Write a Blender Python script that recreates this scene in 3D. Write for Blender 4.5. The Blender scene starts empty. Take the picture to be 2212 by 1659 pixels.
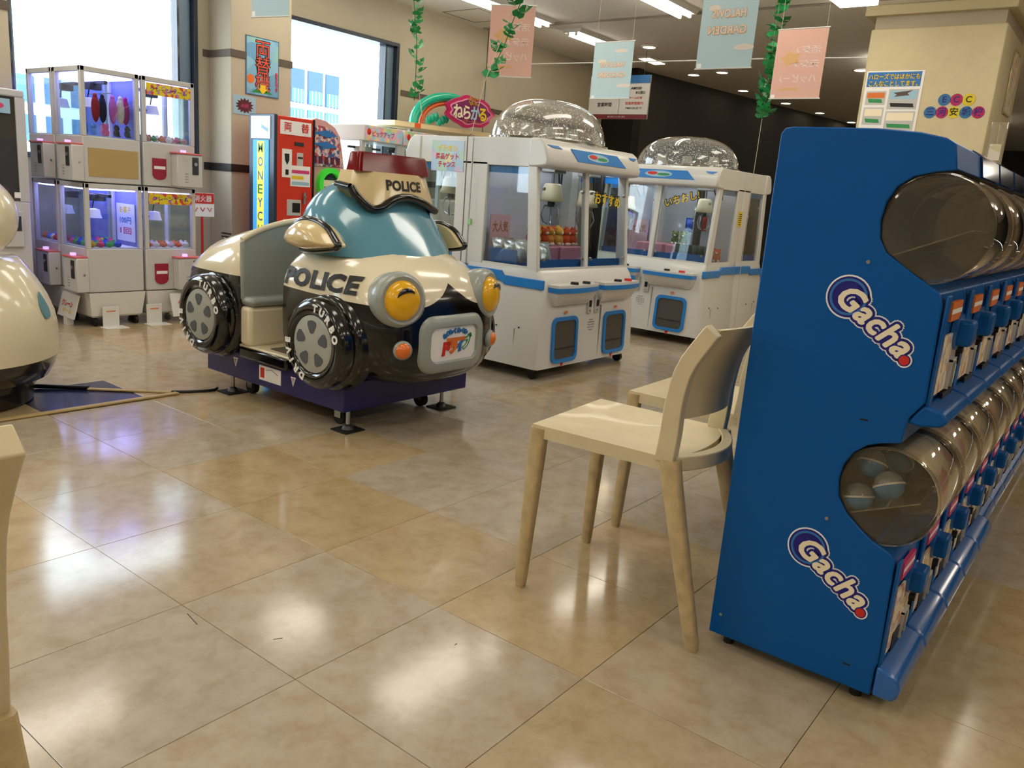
import bpy, math, random
from mathutils import Vector, Matrix
random.seed(7)
SC = bpy.context.scene
COL = SC.collection
PI = math.pi

# ------------------------------------------------------------------ camera, world, exposure
# world: X runs along the row of capsule machines, Y towards the window wall, Z up (metres)
CAM_F, CAM_PITCH, CAM_ROLL, CAM_HEAD, CAM_H = 1747.74, 0.229326, 0.0780508, math.radians(37.0), 1.0548
_f = Vector((math.cos(CAM_PITCH)*math.cos(CAM_HEAD), math.cos(CAM_PITCH)*math.sin(CAM_HEAD), -math.sin(CAM_PITCH)))
_r = Vector((math.sin(CAM_HEAD), -math.cos(CAM_HEAD), 0))
_u = _r.cross(_f)
_r2 = math.cos(CAM_ROLL)*_r + math.sin(CAM_ROLL)*_u
_u2 = -math.sin(CAM_ROLL)*_r + math.cos(CAM_ROLL)*_u
cam_d = bpy.data.cameras.new('camera'); cam = bpy.data.objects.new('camera', cam_d); COL.objects.link(cam)
cam_d.sensor_fit = 'HORIZONTAL'; cam_d.sensor_width = 36.0; cam_d.lens = CAM_F/2212*36.0
cam_d.clip_start = 0.02; cam_d.clip_end = 300
m = Matrix.Identity(4)
for i in range(3):
    m[i][0], m[i][1], m[i][2] = _r2[i], _u2[i], -_f[i]
m.translation = Vector((0, 0, CAM_H))
cam.matrix_world = m
SC.camera = cam

W = bpy.data.worlds.new('overcast_sky'); SC.world = W; W.use_nodes = True
_bg = W.node_tree.nodes['Background']; _bg.inputs[0].default_value = (0.86, 0.93, 1.0, 1); _bg.inputs[1].default_value = 9.5
LAMP_POWER = 16.0          # emission of the fluorescent tubes
LAMP_TINT = (1.0, 0.92, 0.79)
SC.cycles.use_light_tree = False; SC.cycles.use_adaptive_sampling = True; SC.cycles.adaptive_threshold = 0.04; SC.cycles.light_sampling_threshold = 0.03
SC.cycles.max_bounces = 6; SC.cycles.diffuse_bounces = 3; SC.cycles.glossy_bounces = 3; SC.cycles.transmission_bounces = 4; SC.cycles.transparent_max_bounces = 14
SC.cycles.caustics_reflective = False; SC.cycles.caustics_refractive = False
SC.view_settings.view_transform = 'Standard'; SC.view_settings.look = 'None'
SC.view_settings.exposure = 0.0; SC.view_settings.gamma = 1.0; SC.view_settings.use_curve_mapping = False

# ------------------------------------------------------------------ helpers
def lin(c):
    if isinstance(c, str):
        c = c.lstrip('#'); c = [int(c[i:i+2], 16)/255 for i in (0, 2, 4)]
    return tuple((x/12.92 if x <= 0.04045 else ((x+0.055)/1.055)**2.4) for x in c[:3])
MATS = {}
def mat(name, col='#cccccc', rough=0.45, metal=0.0, emit=None, es=0.0, coat=0.0, noise=0.0, nscale=20.0, bump=0.0, bscale=80.0, spec=0.5, trans=0.0, ior=1.45, alpha=1.0, sub=0.0):
    if name in MATS: return MATS[name]
    M = bpy.data.materials.new(name); M.use_nodes = True; MATS[name] = M
    nt = M.node_tree; N = nt.nodes; L = nt.links; b = N['Principled BSDF']
    c = lin(col)
    b.inputs['Base Color'].default_value = (*c, 1); b.inputs['Roughness'].default_value = rough; b.inputs['Metallic'].default_value = metal
    b.inputs['Coat Weight'].default_value = coat; b.inputs['Coat Roughness'].default_value = 0.06
    b.inputs['Specular IOR Level'].default_value = spec; b.inputs['IOR'].default_value = ior
    b.inputs['Transmission Weight'].default_value = trans; b.inputs['Alpha'].default_value = alpha
    if emit: b.inputs['Emission Color'].default_value = (*lin(emit), 1); b.inputs['Emission Strength'].default_value = es
    if noise or bump:
        tc = N.new('ShaderNodeTexCoord')
    if noise:
        n = N.new('ShaderNodeTexNoise'); n.inputs['Scale'].default_value = nscale; n.inputs['Detail'].default_value = 4
        L.new(tc.outputs['Object'], n.inputs['Vector'])
        mr = N.new('ShaderNodeMapRange'); mr.inputs['From Min'].default_value = 0.3; mr.inputs['From Max'].default_value = 0.7
        mr.inputs['To Min'].default_value = 1-noise; mr.inputs['To Max'].default_value = 1+noise*0.5
        L.new(n.outputs['Fac'], mr.inputs['Value'])
        mx = N.new('ShaderNodeMix'); mx.data_type = 'RGBA'; mx.blend_type = 'MULTIPLY'; mx.inputs[0].default_value = 1
        mx.inputs[6].default_value = (*c, 1); L.new(mr.outputs[0], mx.inputs[7]); L.new(mx.outputs[2], b.inputs['Base Color'])
    if bump:
        n2 = N.new('ShaderNodeTexNoise'); n2.inputs['Scale'].default_value = bscale
        L.new(tc.outputs['Object'], n2.inputs['Vector'])
        bp = N.new('ShaderNodeBump'); bp.inputs['Strength'].default_value = bump; bp.inputs['Distance'].default_value = 0.002
        L.new(n2.outputs['Fac'], bp.inputs['Height']); L.new(bp.outputs[0], b.inputs['Normal'])
    return M
def glass(name, tint='#ffffff', gloss=1.0, rough=0.02, ior=1.45, opac=0.0, sparkle=0.0, base='#ffffff'):
    """clear sheet: transparent, with Fresnel gloss; opac adds a thin diffuse film, sparkle adds glitter flakes"""
    if name in MATS: return MATS[name]
    M = bpy.data.materials.new(name); M.use_nodes = True; MATS[name] = M
    nt = M.node_tree; N = nt.nodes; L = nt.links
    for n in list(N): N.remove(n)
    out = N.new('ShaderNodeOutputMaterial'); tr = N.new('ShaderNodeBsdfTransparent'); tr.inputs[0].default_value = (*lin(tint), 1)
    gl = N.new('ShaderNodeBsdfGlossy'); gl.inputs['Roughness'].default_value = rough; gl.inputs[0].default_value = (1, 1, 1, 1)
    lw = N.new('ShaderNodeLayerWeight'); lw.inputs[0].default_value = 0.5       # facing = 1-|cos|, so both sides of a sheet behave alike
    pw = N.new('ShaderNodeMath'); pw.operation = 'POWER'; pw.inputs[1].default_value = 5; L.new(lw.outputs['Facing'], pw.inputs[0])
    fr = N.new('ShaderNodeMapRange'); fr.inputs['To Min'].default_value = ((ior-1)/(ior+1))**2; L.new(pw.outputs[0], fr.inputs['Value'])
    mu = N.new('ShaderNodeMath'); mu.operation = 'MULTIPLY'; mu.inputs[1].default_value = gloss; mu.use_clamp = True
    L.new(fr.outputs[0], mu.inputs[0])
    cur = tr.outputs[0]
    if opac or sparkle:
        df = N.new('ShaderNodeBsdfDiffuse'); df.inputs[0].default_value = (*lin(base), 1)
        mx0 = N.new('ShaderNodeMixShader'); mx0.inputs[0].default_value = opac
        L.new(cur, mx0.inputs[1]); L.new(df.outputs[0], mx0.inputs[2]); cur = mx0.outputs[0]
        if sparkle:
            tc = N.new('ShaderNodeTexCoord'); vo = N.new('ShaderNodeTexVoronoi'); vo.inputs['Scale'].default_value = 75
            L.new(tc.outputs['Object'], vo.inputs['Vector'])
            lt = N.new('ShaderNodeMath'); lt.operation = 'LESS_THAN'; lt.inputs[1].default_value = sparkle
            L.new(vo.outputs['Distance'], lt.inputs[0])
            ad = N.new('ShaderNodeMath'); ad.operation = 'MAXIMUM'; ad.inputs[1].default_value = opac
            mu2 = N.new('ShaderNodeMath'); mu2.operation = 'MULTIPLY'; mu2.inputs[1].default_value = 0.95
            L.new(lt.outputs[0], mu2.inputs[0]); L.new(mu2.outputs[0], ad.inputs[0]); L.new(ad.outputs[0], mx0.inputs[0])
    mx = N.new('ShaderNodeMixShader'); L.new(mu.outputs[0], mx.inputs[0]); L.new(cur, mx.inputs[1]); L.new(gl.outputs[0], mx.inputs[2])
    L.new(mx.outputs[0], out.inputs[0])
    return M

class MB:
    def __init__(s): s.v = []; s.f = []
    def add(s, vs, fs, M=None):
        o = len(s.v)
        s.v += [tuple(M @ Vector(p)) if M else tuple(p) for p in vs]; s.f += [tuple(i+o for i in f) for f in fs]; return s
    def box(s, x0, x1, y0, y1, z0, z1, M=None):
        return s.add([(x0,y0,z0),(x1,y0,z0),(x1,y1,z0),(x0,y1,z0),(x0,y0,z1),(x1,y0,z1),(x1,y1,z1),(x0,y1,z1)],
                     [(0,3,2,1),(4,5,6,7),(0,1,5,4),(1,2,6,5),(2,3,7,6),(3,0,4,7)], M)
    def prism(s, poly, ax, a0, a1, M=None):
        """poly in the plane normal to ax ('x': (y,z), 'y': (x,z), 'z': (x,y)); extruded from a0 to a1"""
        def P(p, a): return {'x': (a, p[0], p[1]), 'y': (p[0], a, p[1]), 'z': (p[0], p[1], a)}[ax]
        n = len(poly)
        area = sum(poly[i][0]*poly[(i+1) % n][1]-poly[(i+1) % n][0]*poly[i][1] for i in range(n))
        if (area < 0) != (ax == 'y'): poly = poly[::-1]
        if a0 > a1: a0, a1 = a1, a0
        vs = [P(p, a0) for p in poly]+[P(p, a1) for p in poly]
        fs = [tuple(range(n))[::-1], tuple(range(n, 2*n))]+[(i, (i+1) % n, n+(i+1) % n, n+i) for i in range(n)]
        return s.add(vs, fs, M)
    def loft(s, rings, cap0=True, cap1=True, closed=True, M=None):
        n = len(rings[0]); vs = [p for r in rings for p in r]; fs = []
        for k in range(len(rings)-1):
            for i in range(n if closed else n-1):
                j = (i+1) % n; fs.append((k*n+i, k*n+j, (k+1)*n+j, (k+1)*n+i))
        if cap0: fs.append(tuple(range(n))[::-1])
        if cap1: fs.append(tuple(range((len(rings)-1)*n, len(rings)*n)))
        return s.add(vs, fs, M)
    def cyl(s, p0, p1, r0, r1=None, n=16, cap=True, M=None):
        r1 = r0 if r1 is None else r1
        p0, p1 = Vector(p0), Vector(p1); d = (p1-p0).normalized()
        a = d.orthogonal().normalized(); b = d.cross(a)
        R = lambda p, r: [tuple(p+r*(math.cos(2*PI*i/n)*a+math.sin(2*PI*i/n)*b)) for i in range(n)]
        return s.loft([R(p0, r0), R(p1, r1)], cap, cap, M=M)
    def tube(s, path, r, n=8, cap=True, M=None):
        ps = [Vector(p) for p in path]; rings = []
        rr = r if isinstance(r, (list, tuple)) else [r]*len(ps)
        up = None
        for i, p in enumerate(ps):
            d = (ps[min(i+1, len(ps)-1)]-ps[max(i-1, 0)]).normalized()
            if up is None: up = d.orthogonal().normalized()
            up = (up-d*up.dot(d)).normalized(); b = d.cross(up)
            rings.append([tuple(p+rr[i]*(math.cos(2*PI*k/n)*up+math.sin(2*PI*k/n)*b)) for k in range(n)])
        return s.loft(rings, cap, cap, M=M)
    def lathe(s, prof, n=32, M=None, cap0=True, cap1=True):
        """prof: (r, z) pairs, around local z"""
        rings = [[(r*math.cos(2*PI*i/n), r*math.sin(2*PI*i/n), z) for i in range(n)] for r, z in prof]
        return s.loft(rings, cap0, cap1, M=M)
    def ball(s, c, r, nu=20, nv=12, t0=-PI/2, t1=PI/2, M=None):
        r = r if isinstance(r, (list, tuple)) else (r, r, r)
        rings = []
        for k in range(nv+1):
            t = t0+(t1-t0)*k/nv; cs = max(math.cos(t), 1e-3)
            rings.append([(c[0]+r[0]*cs*math.cos(2*PI*i/nu), c[1]+r[1]*cs*math.sin(2*PI*i/nu), c[2]+r[2]*math.sin(t)) for i in range(nu)])
        return s.loft(rings, M=M)
    def build(s, name, material, parent=None, smooth=None, bevel=0.0, seg=2, sub=0):
        me = bpy.data.meshes.new(name); me.from_pydata(s.v, [], s.f); me.update()
        return mk(name, me, material, parent, smooth, bevel, seg, sub)
def mk(name, me, material, parent=None, smooth=None, bevel=0.0, seg=2, sub=0):
    if isinstance(material, str): material = MATS[material]
    if material and not me.materials: me.materials.append(material)
    o = bpy.data.objects.new(name, me); COL.objects.link(o)
    if smooth is not None:
        me.shade_smooth(); me.set_sharp_from_angle(angle=math.radians(smooth))
    if bevel:
        bv = o.modifiers.new('bevel', 'BEVEL'); bv.width = bevel; bv.segments = seg; bv.limit_method = 'ANGLE'; bv.angle_limit = math.radians(35)
        if smooth is None: me.shade_smooth(); me.set_sharp_from_angle(angle=math.radians(35))
        bv.harden_normals = False
    if sub:
        sb = o.modifiers.new('sub', 'SUBSURF'); sb.levels = sub; sb.render_levels = sub
    if parent: attach(o, parent)
    return o
def attach(o, parent):
    o.parent = parent
    if parent.get('_w'): o.location = -parent.location
def tag(o, label, cat, group=None, kind=None):
    o['label'] = label; o['category'] = cat
    if group: o['group'] = group
    if kind: o['kind'] = kind
    return o
def thing(name, label, cat, loc=(0, 0, 0), rotz=0.0, group=None, world=False):
    """Empty at a thing's base; world=True: the parts' meshes are given in world coordinates"""
    o = bpy.data.objects.new(name, None); COL.objects.link(o); o.location = loc; o.rotation_euler = (0, 0, rotz)
    o.empty_display_size = 0.1
    if world: o['_w'] = 1
    return tag(o, label, cat, group)
def struct(o): o['kind'] = 'structure'; return o
def dup(o, parent=None, **kw):
    c = o.copy(); COL.objects.link(c); c.parent = parent
    for ch in list(o.children): dup(ch, c)
    for k, v in kw.items():
        if k in ('label', 'group'): c[k] = v
        else: setattr(c, k, v)
    return c
FULL = {}
def text_mesh(body, size=0.1, offset=0.0, shear=0.0, extrude=0.0005, space=1.0, sx=1.0, line=1.0):
    key = (body, size, offset, shear, extrude, space, sx, line)
    if key in FULL: return FULL[key]
    cu = bpy.data.curves.new('lettering', 'FONT'); cu.body = body; cu.size = size; cu.offset = offset; cu.shear = shear; cu.extrude = extrude
    cu.space_character = space; cu.align_x = 'CENTER'; cu.align_y = 'CENTER'; cu.resolution_u = 3; cu.space_line = line
    ob = bpy.data.objects.new('lettering', cu); COL.objects.link(ob)
    dg = bpy.context.evaluated_depsgraph_get(); dg.update()
    me = bpy.data.meshes.new_from_object(ob.evaluated_get(dg))
    bpy.data.objects.remove(ob); bpy.data.curves.remove(cu)
    if sx != 1.0:
        for v in me.vertices: v.co.x *= sx
    me.materials.clear()
    FULL[key] = me
    return me
def frame(o, x, u):
    x = Vector(x).normalized(); u = Vector(u); u = (u-x*u.dot(x)).normalized(); n = x.cross(u)
    M = Matrix.Identity(4)
    for i in range(3): M[i][0], M[i][1], M[i][2] = x[i], u[i], n[i]
    M.translation = Vector(o); return M
def put_text(body, size, o, x, u, material, parent, name='lettering', **kw):
    """lettering centred on o, reading along x, upright along u, in the parent's coordinates"""
    me = text_mesh(body, size, **kw).copy(); me.transform(frame(o, x, u))
    return mk(name, me, material, parent)
def put_halo(body, size, r, o, x, u, material, parent, name, n=14, **kw):
    """lettering thickened evenly by r (the printed outline behind the letters)"""
    me = text_mesh(body, size, **kw); b = MB(); Mf = frame(o, x, u)
    for k in range(n):
        d = Vector((r*math.cos(2*PI*k/n), r*math.sin(2*PI*k/n), k*2.5e-5)); b.add([v.co+d for v in me.vertices], [tuple(p.vertices) for p in me.polygons], Mf)
    return b.build(name, material, parent)
def fit_text(body, w, h, o, x, u, material, parent, name='lettering', bold=0.0, extrude=0.0005):
    """lettering stretched to w x h"""
    me = text_mesh(body, 1.0, offset=bold, extrude=0.0).copy()
    xs = [v.co.x for v in me.vertices]; ys = [v.co.y for v in me.vertices]
    cx, cy = (min(xs)+max(xs))/2, (min(ys)+max(ys))/2; sx = w/max(max(xs)-min(xs), 1e-6); sy = h/max(max(ys)-min(ys), 1e-6)
    for v in me.vertices: v.co = ((v.co.x-cx)*sx, (v.co.y-cy)*sy, 0)
    me.transform(frame(o, x, u))
    return mk(name, me, material, parent)
def quad(name, o, x, u, w, h, material, parent, t=0.001, bevel=0):
    """thin plate w x h centred on o"""
    b = MB(); b.box(-w/2, w/2, -h/2, h/2, 0, t, frame(o, x, u)); return b.build(name, material, parent, bevel=bevel)
def rrect(w, h, r, n=5, cx=0, cy=0):
    pts = []
    for sx, sy, a in ((1, 1, 0), (-1, 1, 90), (-1, -1, 180), (1, -1, 270)):
        for k in range(n+1):
            t = math.radians(a+90*k/n); pts.append((cx+sx*(w/2-r)+r*math.cos(t), cy+sy*(h/2-r)+r*math.sin(t)))
    return pts
def disc(r, n=24, cx=0, cy=0): return [(cx+r*math.cos(2*PI*i/n), cy+r*math.sin(2*PI*i/n)) for i in range(n)]
def plate(name, poly, o, x, u, material, parent, t=0.001, smooth=None):
    b = MB(); b.prism(poly, 'z', 0, t, frame(o, x, u)); return b.build(name, material, parent, smooth=smooth)
def ringplate(name, po, pi_, o, x, u, material, parent, t=0.004, z=0.0):
    n = len(po); b = MB(); vs = [(*p, z) for p in po]+[(*p, z) for p in pi_]+[(*p, z+t) for p in po]+[(*p, z+t) for p in pi_]
    fs = []
    for i in range(n):
        j = (i+1) % n
        fs += [(2*n+i, 2*n+j, 3*n+j, 3*n+i), (i, n+i, n+j, j), (i, j, 2*n+j, 2*n+i), (n+i, 3*n+i, 3*n+j, n+j)]
    b.add(vs, fs, frame(o, x, u)); return b.build(name, material, parent, smooth=40)

# ------------------------------------------------------------------ materials
def floor_material():
    M = bpy.data.materials.new('polished_floor_tile'); M.use_nodes = True; MATS['floor_tile'] = M
    nt = M.node_tree; N = nt.nodes; L = nt.links; b = N['Principled BSDF']
    tc = N.new('ShaderNodeNewGeometry'); oi = N.new('ShaderNodeObjectInfo')
    mp = N.new('ShaderNodeVectorMath'); mp.operation = 'SUBTRACT'; mp.inputs[1].default_value = (0.9889, 1.7184, -0.05)
    L.new(tc.outputs['Position'], mp.inputs[0])
    sc = N.new('ShaderNodeVectorMath'); sc.operation = 'SCALE'; sc.inputs['Scale'].default_value = 1/0.45; L.new(mp.outputs[0], sc.inputs[0])
    fl = N.new('ShaderNodeVectorMath'); fl.operation = 'FLOOR'; L.new(sc.outputs[0], fl.inputs[0])
    wn = N.new('ShaderNodeTexWhiteNoise'); L.new(fl.outputs[0], wn.inputs['Vector'])
    # per-tile tint
    cr = N.new('ShaderNodeValToRGB'); cr.color_ramp.interpolation = 'LINEAR'
    e = cr.color_ramp.elements; e[0].position = 0.0; e[0].color = (*lin('#b5aa9a'), 1); e[1].position = 1.0; e[1].color = (*lin('#b9a57f'), 1)
    for p, c in ((0.35, '#b8ab98'), (0.6, '#b7a991'), (0.82, '#bda887')):
        k = cr.color_ramp.elements.new(p); k.color = (*lin(c), 1)
    L.new(wn.outputs['Value'], cr.inputs[0])
    # cloudy marble figure, different on every tile
    off = N.new('ShaderNodeVectorMath'); off.operation = 'MULTIPLY_ADD'; off.inputs[1].default_value = (7.3, 5.1, 0); L.new(wn.outputs['Color'], off.inputs[0]); L.new(tc.outputs['Position'], off.inputs[2])
    n1 = N.new('ShaderNodeTexNoise'); n1.inputs['Scale'].default_value = 11; n1.inputs['Detail'].default_value = 9; n1.inputs['Roughness'].default_value = 0.68; n1.inputs['Distortion'].default_value = 0.25
    L.new(off.outputs[0], n1.inputs['Vector'])
    r1 = N.new('ShaderNodeValToRGB'); e = r1.color_ramp.elements; e[0].position = 0.36; e[0].color = (*lin('#e2d7c4'), 1); e[1].position = 0.66; e[1].color = (*lin('#fffdf8'), 1)
    k = r1.color_ramp.elements.new(0.5); k.color = (*lin('#f3eee6'), 1)
    L.new(n1.outputs['Fac'], r1.inputs[0])
    mx = N.new('ShaderNodeMix'); mx.data_type = 'RGBA'; mx.blend_type = 'MULTIPLY'; mx.inputs[0].default_value = 0.85
    L.new(cr.outputs[0], mx.inputs[6]); L.new(r1.outputs[0], mx.inputs[7])
    mx2 = N.new('ShaderNodeMix'); mx2.data_type = 'RGBA'; mx2.blend_type = 'MULTIPLY'; mx2.inputs[0].default_value = 1
    L.new(mx.outputs[2], mx2.inputs[6]); L.new(oi.outputs['Color'], mx2.inputs[7]); L.new(mx2.outputs[2], b.inputs['Base Color'])
    b.inputs['Specular IOR Level'].default_value = 0.5; b.inputs['IOR'].default_value = 1.55
    n2 = N.new('ShaderNodeTexNoise'); n2.inputs['Scale'].default_value = 3; n2.inputs['Detail'].default_value = 5; L.new(tc.outputs['Position'], n2.inputs['Vector'])
    mr = N.new('ShaderNodeMapRange'); mr.inputs['To Min'].default_value = 0.07; mr.inputs['To Max'].default_value = 0.17; L.new(n2.outputs['Fac'], mr.inputs['Value']); L.new(mr.outputs[0], b.inputs['Roughness'])
    return M
floor_material()
mat('grout', '#8a7a63', 0.8)
mat('ceiling_paint', '#ebe6dd', 0.8, noise=0.03, nscale=3)
mat('wall_paper', '#bdb29a', 0.75, noise=0.04, nscale=6, bump=0.15, bscale=160)
mat('pillar_paper', '#d2c39c', 0.75, noise=0.05, nscale=9, bump=0.2, bscale=140)
mat('dark_wall', '#3a3733', 0.6, noise=0.1)
mat('black_wall', '#15130f', 0.5)
mat('band_brown', '#5e5348', 0.5)
mat('band_black', '#2b2926', 0.4)
mat('frame_navy', '#1b2536', 0.35, coat=0.3)
mat('frame_blue_grey', '#6f8296', 0.4, metal=0.3)
mat('white_paint', '#e0dfd9', 0.4, coat=0.2)
mat('white_plastic', '#d9d8d1', 0.35, coat=0.25)
mat('cream_plastic', '#e2d3ae', 0.38, coat=0.2)
mat('grey_plastic', '#9a9a94', 0.45)
mat('light_grey', '#c3c2bd', 0.45)
mat('metal', '#b9b9b6', 0.28, metal=1.0)
mat('dark_metal', '#4a4a4a', 0.4, metal=0.8)
mat('black_plastic', '#121212', 0.35)
mat('rubber', '#191817', 0.6)
mat('gacha_blue', '#00549c', 0.34, spec=0.27, coat=0.0)
mat('gacha_tray', '#1d66b4', 0.18, coat=0.6)
mat('gacha_dark', '#35322d', 0.5)
mat('navy_print', '#17177a', 0.4)
mat('cream_print', '#f6e9c8', 0.45)
mat('white_print', '#f4f2ee', 0.45)
mat('black_print', '#1a1815', 0.5)
mat('red_print', '#cf2a1e', 0.45)
mat('pink_print', '#d8447c', 0.45)
mat('orange_print', '#e0762e', 0.45)
mat('yellow_print', '#f0cf22', 0.45)
mat('green_print', '#2e8f4e', 0.45)
mat('blue_print', '#2f74b8', 0.45)
mat('sky_print', '#9fc6d8', 0.5)
mat('claw_blue', '#1f7fce', 0.35, coat=0.3)
mat('smoked', '#4c4a45', 0.25, coat=0.5)
glass('pane', tint='#f3f8fa')
glass('claw_glass', tint='#eef3f3', gloss=1.2)
glass('drum_clear', tint='#ece8df', gloss=1.7, ior=1.5, opac=0.035, base='#ddd4c2')
glass('dome_clear', tint='#eeeee8', gloss=2.4, opac=0.10, sparkle=0.24, base='#ffffff')
# ------------------------------------------------------------------ the room
T = 0.45; TX0, TY0 = 0.9889, 1.7184            # tile seams
CEIL = 2.8; WY = 6.25
floor = struct(MB().box(-6, 21, -9, 6.6, -0.12, -0.012).build('floor', 'grout'))
def tile_mesh():
    g = 0.0007; h = T/2-g; c = 0.0006
    b = MB(); v = []
    for z, e in ((-0.012, 0), (-c, 0), (0, c)):
        v += [(-h+e, -h+e, z), (h-e, -h+e, z), (h-e, h-e, z), (-h+e, h-e, z)]
    f = [(8, 9, 10, 11)]
    for k in (0, 4):
        for i in range(4): f.append((k+i, k+(i+1) % 4, k+4+(i+1) % 4, k+4+i))
    b.add(v, f); return b
def tile_me():
    b = tile_mesh(); me = bpy.data.meshes.new('tile'); me.from_pydata(b.v, [], b.f); me.update(); me.materials.append(MATS['floor_tile']); return me
TM = tile_me()
near, rest = [], []
for ix in range(-15, 44):
    for iy in range(-23, 11):
        cx, cy = TX0+(ix+.5)*T, TY0+(iy+.5)*T
        if not (-5.9 < cx < 20.9 and -8.9 < cy < 6.5): continue
        d = math.hypot(cx, cy); a = math.degrees(math.atan2(cy, cx))-37.0
        if abs(a) < 37.5+12/max(d, .5) and d > 0.75: near.append((d, ix, iy))
        else: rest.append((ix, iy))
near.sort(); rest += [(ix, iy) for d, ix, iy in near[285:]]; near = near[:285]
# near tiles by seam index counted from the measured corner (TX0, TY0); two warmer ones, one navy one
WARM = {(1, 0): (1.0, .91, .73), (1, -1): (1.03, .94, .74), (1, 1): (.99, .93, .80), (1, -4): (1.03, .97, .78), (2, -4): (1.04, .97, .76), (3, -4): (1.04, .96, .74), (0, -3): (1.02, .96, .8), (5, 0): (1., .91, .76), (4, -1): (1., .92, .78), (6, 1): (1., .91, .76)}
for d, ix, iy in near:
    o = bpy.data.objects.new('tile', TM); COL.objects.link(o); o.parent = floor; o.location = (TX0+(ix+.5)*T, TY0+(iy+.5)*T, 0)
    if (ix, iy) == (1, 4):
        o.data = TM.copy(); o.data.materials[0] = mat('navy_tile', '#1e2340', 0.16, spec=0.7, noise=0.1)
        o['label'] = 'single navy floor tile by the cable cover'
    w = WARM.get((ix, iy), (1, 1, 1)); o.color = (*w, 1)
b = MB(); t0 = tile_mesh()
for ix, iy in rest: b.add([(x+TX0+(ix+.5)*T, y+TY0+(iy+.5)*T, z) for x, y, z in t0.v], t0.f)
o = b.build('tile_field', 'floor_tile', floor); o['kind'] = 'stuff'

ceiling = struct(MB().box(-6, 21, -9, 6.6, CEIL, CEIL+.12).build('ceiling', 'ceiling_paint'))
# window wall with openings
WIN = [(-3.85, -2.45, 1.055, 2.42), (-1.75, -.35, 1.055, 2.42), (0.35, 1.74, 1.055, 2.42), (2.42, 3.81, 1.055, 2.42), (4.52, 6.0, 0.80, 2.42)]  # first two are out of view, added for more daylight from the left
b = MB(); x = -6.0
for x0, x1, z0, z1 in WIN:
    b.box(x, x0, WY, WY+.22, 0, CEIL); b.box(x0, x1, WY, WY+.22, 0, z0); b.box(x0, x1, WY, WY+.22, z1, CEIL); x = x1
b.box(x, 10.3, WY, WY+.22, 0, CEIL)
wall_b = struct(b.build('wall_back', 'wall_paper'))
struct(MB().box(-6.2, -6, -9, 6.6, 0, CEIL).build('wall_left', 'wall_paper'))
struct(MB().box(-6, 21, -9.2, -9, 0, CEIL).build('wall_front', 'wall_paper'))
struct(MB().box(21, 21.2, -9, 6.6, 0, CEIL).build('wall_right', 'dark_wall'))
# dark store front beyond the beige wall
struct(MB().prism([(10.05, 5.80), (20.9, 4.05), (20.9, 4.25), (10.05, 6.0)], 'z', 0, CEIL).build('wall_dark', 'dark_wall'))
struct(MB().box(9.85, 10.05, 5.75, 6.25, 0, CEIL).build('wall_dark_end', 'black_wall'))
struct(MB().box(3.92, 4.49, 5.95, WY, 0, CEIL).build('wall_column', 'wall_paper', bevel=.006))
struct(MB().box(1.78, 2.33, 5.95, WY, 0, CEIL).build('wall_column', 'wall_paper', bevel=.006))
# dado and picture-rail bands
n = 1
for z0, z1, m_ in ((1.063, 1.124, 'band_black'), (1.940, 1.995, 'band_brown')):
    b = MB()
    for xa, xb in ((-6, -3.9), (-2.4, -1.8), (-.3, .30), (2.33, 2.37), (3.86, 3.92), (6.05, 9.85)):
        if xb > xa: b.box(xa, xb, WY-.008, WY, z0, z1)
    struct(b.build('trim_%d' % n, m_, bevel=.002)); n += 1
    for xa, xb in ((3.92, 4.49), (1.78, 2.33)):
        b = MB(); b.box(xa-.008, xb+.008, 5.942, 5.95, z0, z1); b.box(xa-.008, xa, 5.95, WY-.008, z0, z1); b.box(xb, xb+.008, 5.95, WY-.008, z0, z1)
        struct(b.build('trim_%d' % n, m_, bevel=.002)); n += 1
struct(MB().box(7.352, 7.364, WY-.004, WY, 0, CEIL).build('trim_%d' % n, 'band_brown')); n += 1
struct(MB().box(-6, 9.85, WY-.012, WY, 0, .08).build('baseboard_back', 'band_black'))
# ceiling rails and hatch
b = MB(); b.box(7.20, 7.222, -9, 6.2, CEIL-.012, CEIL); b.box(7.262, 7.284, -9, 6.2, CEIL-.012, CEIL)
struct(b.build('trim_%d' % n, mat('rail_grey', '#a39a8c', 0.5))); n += 1
b = MB()
for xa, xb, ya, yb in ((6.45, 6.95, 5.62, 5.63), (6.45, 6.95, 6.1, 6.11), (6.45, 6.46, 5.62, 6.11), (6.94, 6.95, 5.62, 6.11)): b.box(xa, xb, ya, yb, CEIL-.004, CEIL)
struct(b.build('trim_%d' % n, mat('hatch_line', '#8d8475', 0.6))); n += 1
# windows
for k, (x0, x1, z0, z1) in enumerate(WIN):
    b = MB(); t = .035
    b.box(x0, x1, WY-.02, WY+.12, z1-t, z1); b.box(x0, x1, WY-.03, WY+.12, z0, z0+t); b.box(x0, x0+t, WY-.02, WY+.12, z0+t, z1-t); b.box(x1-t, x1, WY-.02, WY+.12, z0+t, z1-t)
    w = struct(b.build('window_%d' % (k+1), 'frame_navy', bevel=.003))
    b = MB(); b.box(x1-t-.10, x1-t, WY+.03, WY+.10, z0+t, z1-t); b.box(x0+t, x0+t+.03, WY+.03, WY+.10, z0+t, z1-t)
    b.build('sash', 'frame_blue_grey', w, bevel=.004)
    MB().box(x1-t-.118, x1-t-.10, WY+.02, WY+.11, z0+t, z1-t).build('sash_edge', 'frame_navy', w)
    MB().box(x0+t+.03, x1-t-.118, WY+.06, WY+.066, z0+t, z1-t).build('pane', 'pane', w)
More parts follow.
